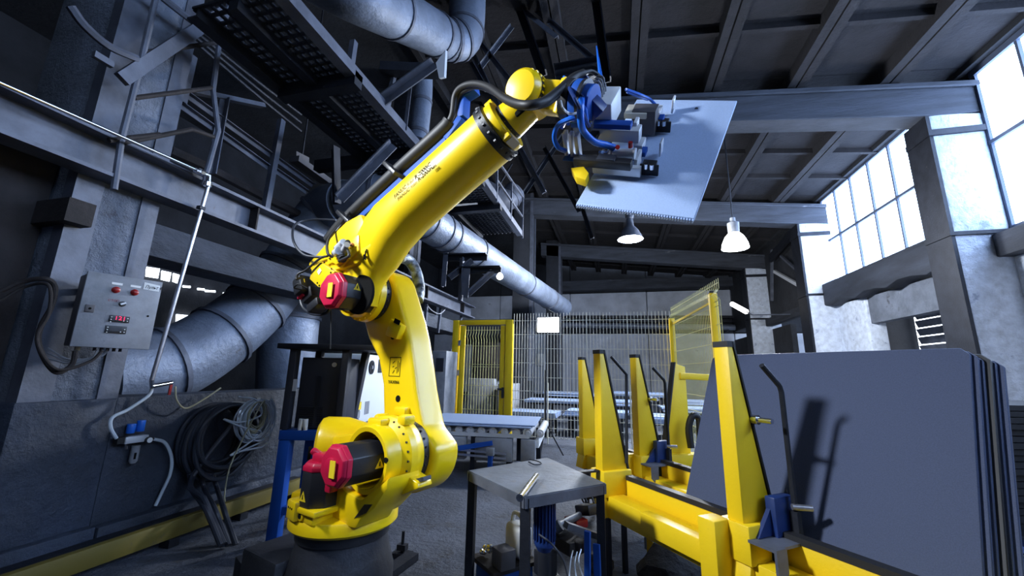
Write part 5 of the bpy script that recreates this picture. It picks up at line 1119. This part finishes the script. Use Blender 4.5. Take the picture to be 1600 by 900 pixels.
# pale machine and boxes behind the gate
pm2 = thing('press_machine', 'pale machine with a dark round top seen through the mesh gate', 'machine', V((-3.2, 11, 0)))
mx = lambda x, y, Y: atY(x, y, Y)
b = MB(); p, q = mx(728, 655, 10.6), mx(772, 592, 10.6); b.span((p.x, 10.6, 0), (q.x, 11.6, q.z)); b.build('base_box', 'greypaint', pm2, bevel=.02)
b = MB(); p, q = mx(776, 655, 10.4), mx(800, 600, 10.4); b.span((p.x, 10.4, 0), (q.x, 11.3, q.z)); b.build('side_box', 'greypaint', pm2, bevel=.02)
b = MB(); p, q = mx(735, 592, 10.8), mx(785, 530, 10.8); b.span((p.x, 10.8, p.z), (q.x, 11.5, q.z)); b.build('dark_body', 'rust', pm2, bevel=.03)
b = MB(); p, q = mx(728, 520, 11), mx(788, 520, 11); b.cyl(p, q, .35, n=24); b.build('drum', 'darksteel', pm2)
b = MB(); p, q = mx(672, 612, 7.6), mx(698, 548, 7.6); b.span((p.x, 7.6, 0), (q.x, 8.2, q.z)); bo = b.build('grey_locker', 'greypaint', None, bevel=.015, label='pale grey machine housing left of the yellow gate', cat='machine')
MB().span((p.x + .1, 7.58, p.z + .4), (q.x - .05, 7.6, q.z - .15)).build('dark_panel', 'cabinet', bo)
b = MB(); p = mx(845, 560, 26.9); b.span((p.x - .25, 26.75, p.z - .5), (p.x + .25, 26.98, p.z + .3)); b.build('switch_box', 'white', None, bevel=.02, label='small pale switch box on the back wall under the bright window', cat='box')
# ================================================================== DUCTS
DR = .33
def duct(name, label, pts, r, rings, sm=5, n=24, m='duct'):
    t = thing(name, label, 'duct', V(pts[0])) if isinstance(name, str) else name
    P = spline(pts, sm); MB().tube(P, r, n).build('duct_run', m, t, sharp=60)
    for k in rings:
        i = max(1, min(len(P) - 2, int(k * (len(P) - 1)))); d = (P[i + 1] - P[i - 1]).normalized()
        rr_ = r if not isinstance(r, (tuple, list)) else r[0] + (r[1] - r[0]) * k
        MB().lathe([(rr_ * 1.0, -.025), (rr_ * 1.06, -.025), (rr_ * 1.06, .025), (rr_ * 1.0, .025)], P[i], d, n, cap=False).build('flange', 'steel', t)
    return t
du = lambda x, y, z: atZ(x, y, z)
e1_, e2_ = du(700, 368, 3.9), du(876, 478, 3.75)
vd = duct('ventilation_duct', 'grey ventilation duct branching behind the robot elbow, one arm to the fence, others down left', [du(540, 318, 3.85), du(600, 310, 3.9), du(640, 330, 3.9), e1_, e1_ + (e2_ - e1_) * .25, e1_ + (e2_ - e1_) * .6, e2_ + (e1_ - e2_) * .08, e2_, e2_ + (e2_ - e1_) * .04], DR, (.1, .18, .30, .36, .39, .47, .6, .7))
duct(vd, None, [du(545, 318, 3.85), atX(505, 335, -4.5), atX(450, 420, -4.75), atX(400, 480, -4.85), atX(330, 535, -4.9), atX(255, 572, -4.95), atX(150, 590, -5.0)], (.36, .44), (.18, .34, .5, .52, .66, .84))
duct(vd, None, [atX(462, 400, -4.9), atX(458, 470, -5.0), atX(450, 540, -5.0), atX(448, 640, -5.0)], .42, (.5, .95))
u0 = atX(697, 62, -2.6); ud = atD(560, -10, 4.6); 
duct('ventilation_duct', 'silver duct crossing above the catwalk and turning up into the roof', [atD(440, -75, 4.5), atD(500, -40, 4.55), ud, u0 + (ud - u0) * .5, u0 + (ud - u0) * .12, u0, u0 + V((.18, .22, .18)), u0 + V((.22, .30, .6)), u0 + V((.22, .3, 1.4)), u0 + V((.22, .3, 2.4))], .32, (.30, .44, .53, .60, .66, .75), m='duct')
duct('downpipe', 'upright pale pipe hanging behind the catwalk edge', [atX(662, 118, -2.75), atX(660, 160, -2.75), atX(652, 222, -2.75)], .14, (.5, .95), m='duct')
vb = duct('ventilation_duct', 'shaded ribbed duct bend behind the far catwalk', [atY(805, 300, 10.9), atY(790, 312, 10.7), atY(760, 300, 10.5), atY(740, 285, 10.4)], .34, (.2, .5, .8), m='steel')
_q = atY(775, 306, 10.6); MB().bar(_q, V((_q.x, _q.y, roofz(_q.x))), .03, .03).build('hanger', 'darksteel', vb)
cable('old_pipe', 'brown pipe sloping behind the upper left guard rail', [atX(265, 235, -4.6), atX(330, 265, -4.6), atX(420, 312, -4.6), atX(500, 350, -4.6)], .06, 'rust', 'pipe')
for k in range(4): cable('conduit', ('lowest of four thin dark conduits high at the upper left', 'second lowest thin dark conduit high at the upper left', 'second highest thin dark conduit high at the upper left', 'highest thin dark conduit high at the upper left')[k], [atX(238, 8 - 6 * k, -4.8), atX(300, 62 - 8 * k, -4.8), atX(400, 148 - 11 * k, -4.8), atX(470, 205 - 13 * k, -4.8)], .025, 'darksteel', 'conduit')
# duct support frame on the runway beam
sp = thing('duct_support', 'grey angle steel trestle under the long duct, standing on the runway beam', 'bracket', atX(700, 445, -3.85))
def bars(t, name, m, lst, w, X=None, Y=None, D=None):
    for (x0, y0, x1, y1) in lst:
        f_ = (lambda x, y: atX(x, y, X)) if X is not None else (lambda x, y: atY(x, y, Y)) if Y is not None else (lambda x, y: atD(x, y, D))
        b = MB(); b.angle(f_(x0, y0), f_(x1, y1), w, w * .16); b.build(name, m, t)
bars(sp, 'post', 'steel', ((698, 395, 694, 448), (721, 402, 718, 470), (728, 420, 724, 462), (732, 420, 729, 466)), .09, Y=6.6)
bars(sp, 'cross_bar', 'darksteel', ((696, 402, 760, 401), (715, 422, 782, 421)), .12, Y=6.6)
bars(sp, 'brace', 'steel', ((702, 434, 738, 407), (726, 464, 770, 424)), .09, Y=6.6)
# ================================================================== CATWALKS, GUARD RAILS, TRUSSES
def catwalk(name, label, xr, xl, ya, yb, z, beams):
    t = thing(name, label, 'catwalk', V(((xl + xr) / 2, (ya + yb) / 2, z)))
    b = MB(); st = .09
    nx, ny = int((xr - xl) / st), int((yb - ya) / st)
    for i in range(nx + 1): b.bar((xl + st * i, ya, z), (xl + st * i, yb, z), .018, .03)
    for j in range(ny + 1): b.bar((xl, ya + st * j, z), (xr, ya + st * j, z), .03, .02)
    b.build('grating', 'darksteel', t, flat=True, kind='stuff')
    MB().angle((xr, ya, z - .03), (xr, yb, z - .03), .12, .016, -Z_).build('edge_angle', 'steel', t)
    MB().angle((xl, ya, z - .03), (xl, yb, z - .03), .12, .016, -Z_).build('edge_angle', 'darksteel', t)
    MB().bar(((xl + xr) / 2, ya, z - .07), ((xl + xr) / 2, yb, z - .07), .10, .10).build('joist', 'darksteel', t)
    for y in beams: MB().bar((xl, y, z - .10), (xr + .06, y, z - .10), .12, .16).build('cross_beam', 'darksteel', t)
    return t
zc_ = atX(650, 224, -2.6).z
ya, yb = 2.1, atX(668, 245, -2.6).y
clx = atZ(530, 210, zc_).x
cw = catwalk('catwalk', 'dark grating catwalk overhead left of the raised robot forearm', -2.6, clx, ya, yb, zc_, (3.1,))
MB().bar((-4.3, yb - .25, zc_ - .10), (-2.5, yb - .25, zc_ - .10), .12, .16).build('cross_beam', 'darksteel', cw)
c2 = catwalk('catwalk', 'farther grating catwalk above the long duct', -2.05, -3.9, yb + .2, atX(812, 368, -2.05).y, zc_ + .04, (5.6, 6.6))
for p in ((548, 112, 556, 62), (640, 210, 646, 130)):
    pass
MB().bar(atX(546, 112, -2.6), atX(553, 65, -2.6), .06, .06, Y_).build('rail_post', 'steel', cw)
MB().bar(atX(606, 165, -2.65), atX(616, 115, -2.65), .05, .05, Y_).build('rail_post', 'steel', cw)
MB().angle(atX(592, 160, -2.6), atD(678, 98, 4.55), .10, .015).build('brace', 'steel', cw)
MB().angle(atX(634, 205, -2.55), atX(643, 130, -2.55), .05, .01).build('rail_post', 'steel', cw)
MB().angle(atX(530, 310, -3.3), atX(614, 224, -2.75), .11, .016).build('brace', 'steel', cw)
MB().angle(atX(522, 318, -3.4), atX(520, 230, -3.4), .12, .016).build('brace', 'darksteel', cw)
MB().bar(atD(596, 108, 5.0), atD(690, 112, 5.0), .14, .12).build('duct_seat', 'darksteel', cw)
MB().prism([atD(681, 98, 4.75), atD(696, 78, 4.75), atD(694, 120, 4.75), atD(686, 122, 4.75)], RW @ V((.02, 0, -.03))).build('gusset', 'alu', cw)
# rails of the farther catwalk
for (a, y0_) in ((0, 0), ):
    for x0, y0, x1, y1 in ((776, 316, 777, 250), (798, 345, 800, 282), (816, 372, 817, 308), (777, 250, 817, 308), (777, 282, 817, 340)): MB().bar(atX(x0, y0, -2.0), atX(x1, y1, -2.0), .035, .035, Y_).build('rail', 'steel', c2)
    for x0, y0, x1, y1 in ((757, 300, 757, 240), (745, 318, 700, 322), (766, 312, 800, 256)): MB().bar(atX(x0, y0, -2.3), atX(x1, y1, -2.3), .03, .03, Y_).build('rail', 'darksteel', c2)
gr1 = thing('guard_rail', 'grey angle steel guard rail above the runway beam in the upper left', 'railing', atX(420, 320, -4.25))
bars(gr1, 'rail', 'steel', ((285, 142, 490, 290), (285, 165, 425, 265), (425, 262, 480, 300)), .06, X=-4.28)
bars(gr1, 'post', 'steel', ((440, 188, 414, 330), (300, 88, 283, 160), (352, 150, 330, 270)), .07, X=-4.25)
MB().bar(atX(300, 142, -4.3), atX(410, 165, -4.3), .10, .05).build('rail', 'steel', gr1)
wl = thing('light_fitting', 'dim pale bracket fitting glimpsed through the guard rail', 'fitting', atX(485, 270, -5))
MB().bar(atX(460, 248, -5), atX(512, 285, -5), .18, .10).build('housing', 'boxside', wl); MB().bar(atX(462, 240, -5), atX(482, 250, -5), .03, .08).build('bracket', 'boxside', wl); _q = atX(472, 245, -5); MB().bar(_q, V((_q.x, _q.y, 9.0)), .02, .02).build('hanger', 'darksteel', wl)
# pipe ladder cage at the upper left
lc = thing('ladder_frame', 'bent pipe ladder frame hanging at the upper left before the column', 'ladder', atX(255, 290, -3.3))
LX = -3.81
MB().tube([atX(178, 296, LX), atX(190, 215, LX), atX(222, 90, LX), atX(245, -10, LX)], .024, 8).build('stile', 'steel', lc)
MB().tube([atX(316, 290, LX), atX(326, 258, LX), atX(341, 205, LX), atX(333, 140, LX), atX(342, 70, LX), atX(362, -10, LX)], .024, 8).build('stile', 'steel', lc)
for x0, y0, x1, y1 in ((170, 219, 250, 210), (210, 153, 333, 137), (226, 82, 345, 66)): MB().tube([atX(x0, y0, LX), atX(x1, y1, LX)], .020, 8).build('rung', 'rust', lc)
MB().tube([atX(190, 224, LX), atX(250, 212, LX), atX(300, 202, LX), atX(334, 214, LX)], .020, 8).build('rung', 'rust', lc)
for pts in (((110, 10), (132, 40), (170, 72), (215, 92)), ((252, -5), (290, 25), (345, 66))): MB().tube([atX(x, y, LX + .02) for x, y in pts], .03, 6, 4).build('cage_hoop', 'steel', lc)
MB().bar(atX(190, 124, LX), atX(350, 18, LX), .05, .10).build('diagonal', 'steel', lc); MB().bar(atX(146, 84, LX), atX(176, 102, LX), .04, .05).build('diagonal', 'steel', lc)
# lattice girder at the roof
tr = thing('lattice_girder', 'dark steel lattice girder under the roof above the robot wrist', 'girder', atY(860, 110, 6.2))
bars(tr, 'chord', 'darksteel', ((800, -20, 848, 115), (866, 110, 935, 97), (868, 120, 935, 107), (930, -10, 948, 125)), .16, Y=6.4)
bars(tr, 'web_bar', 'steel', ((832, 10, 930, 95), (870, 60, 820, 20), (745, 60, 800, 130), (728, 60, 800, 210), (750, 105, 800, 40), (790, 190, 850, 300), (735, 95, 760, 140)), .09, Y=6.5)
bars(tr, 'web_bar', 'darksteel', ((700, 60, 760, 180), (760, 20, 720, 130), (905, 310, 925, 372), (850, 230, 905, 330), (820, 300, 880, 210), (800, 215, 850, 300)), .10, Y=9.2)
# lower trestle by the gate
lt = thing('beam_hanger', 'pair of thin grey hangers below the end of the runway beam', 'hanger', atX(665, 470, -4)); bars(lt, 'rod', 'steel', ((668, 455, 662, 540), (690, 470, 684, 520), (722, 492, 700, 560)), .06, X=-4.0)
cable('loose_cable', 'pale cable sagging under the end of the runway beam', [atX(668, 478, -3.9), atX(676, 486, -3.9), atX(688, 490, -3.9), atX(700, 478, -3.9)], .012, 'greypaint')
# ================================================================== LAMPS
def hang_lamp(x, y, Y, label, clear_):
    p = atY(x, y, Y); zr = roofz(p.x)
    t = thing('hanging_lamp', label, 'lamp', p)
    MB().cyl(p + Z_ * .75, V((p.x, p.y, zr - .02)), .015, n=6).build('stem', 'darksteel', t)
    if not clear_:
        b = MB(); b.lathe([(.30, 0), (.29, .03), (.20, .22), (.10, .34), (.08, .52), (.10, .54), (.10, .75)], p, Z_, 24, cap=False); b.build('shade', 'steel', t)
        MB().lathe([(.01, .10), (.18, .12), (.27, .05)], p, Z_, 24, cap=False).build('bulb', 'lampwhite', t)
    else:
        b = MB(); b.lathe([(.12, .36), (.13, .62), (.06, .66), (.06, .75)], p, Z_, 20); b.build('ballast', 'greypaint', t)
        b = MB(); b.lathe([(.02, -.02), (.29, 0), (.27, .12), (.20, .28), (.12, .37)], p, Z_, 24); b.build('bowl', 'lampwhite', t)
    l = bpy.data.lights.new('lamp_light', 'POINT'); o = bpy.data.objects.new('lamp_light', l); COL.objects.link(o)
    l.energy = 1500; l.color = (.86, .92, 1.0); l.shadow_soft_size = .25; o.location = p - Z_ * .12
hang_lamp(985, 374, 9.6, 'hanging lamp with a dark bell shade', False)
hang_lamp(1149, 388, 9.9, 'hanging lamp with a glowing glass bowl', True)
p = atY(781, 432, 6.5); t = thing('bulb_lamp', 'small bright bulb lamp shining below the long duct', 'lamp', p)
b = MB(); b.lathe([(.01, -.06), (.05, -.035), (.06, 0), (.04, .045), (.02, .065)], p, Z_, 16); b.build('bulb', 'lampwhite', t); MB().cyl(p + Z_ * .065, p + Z_ * .13, .025, n=10).build('socket', 'darksteel', t); MB().bar(p + Z_ * .12, p + Z_ * .12 - X_ * .45 + Y_ * .1, .02, .02).build('arm', 'darksteel', t)
p0, p1 = atY(1144, 475, 19), atY(1166, 487, 18); t = thing('tube_light', 'lit fluorescent tube on an arm by the far column', 'lamp', p0)
MB().cyl(p0, p1, .10, n=12).build('tube', 'lampwhite', t); MB().bar(p1, atY(1176, 492, 18) , .04, .04).build('arm', 'steel', t)
MB().bar(atY(1176, 492, 18), V((XW + .1, 18, atY(1176, 492, 18).z)), .04, .04).build('arm', 'steel', t)
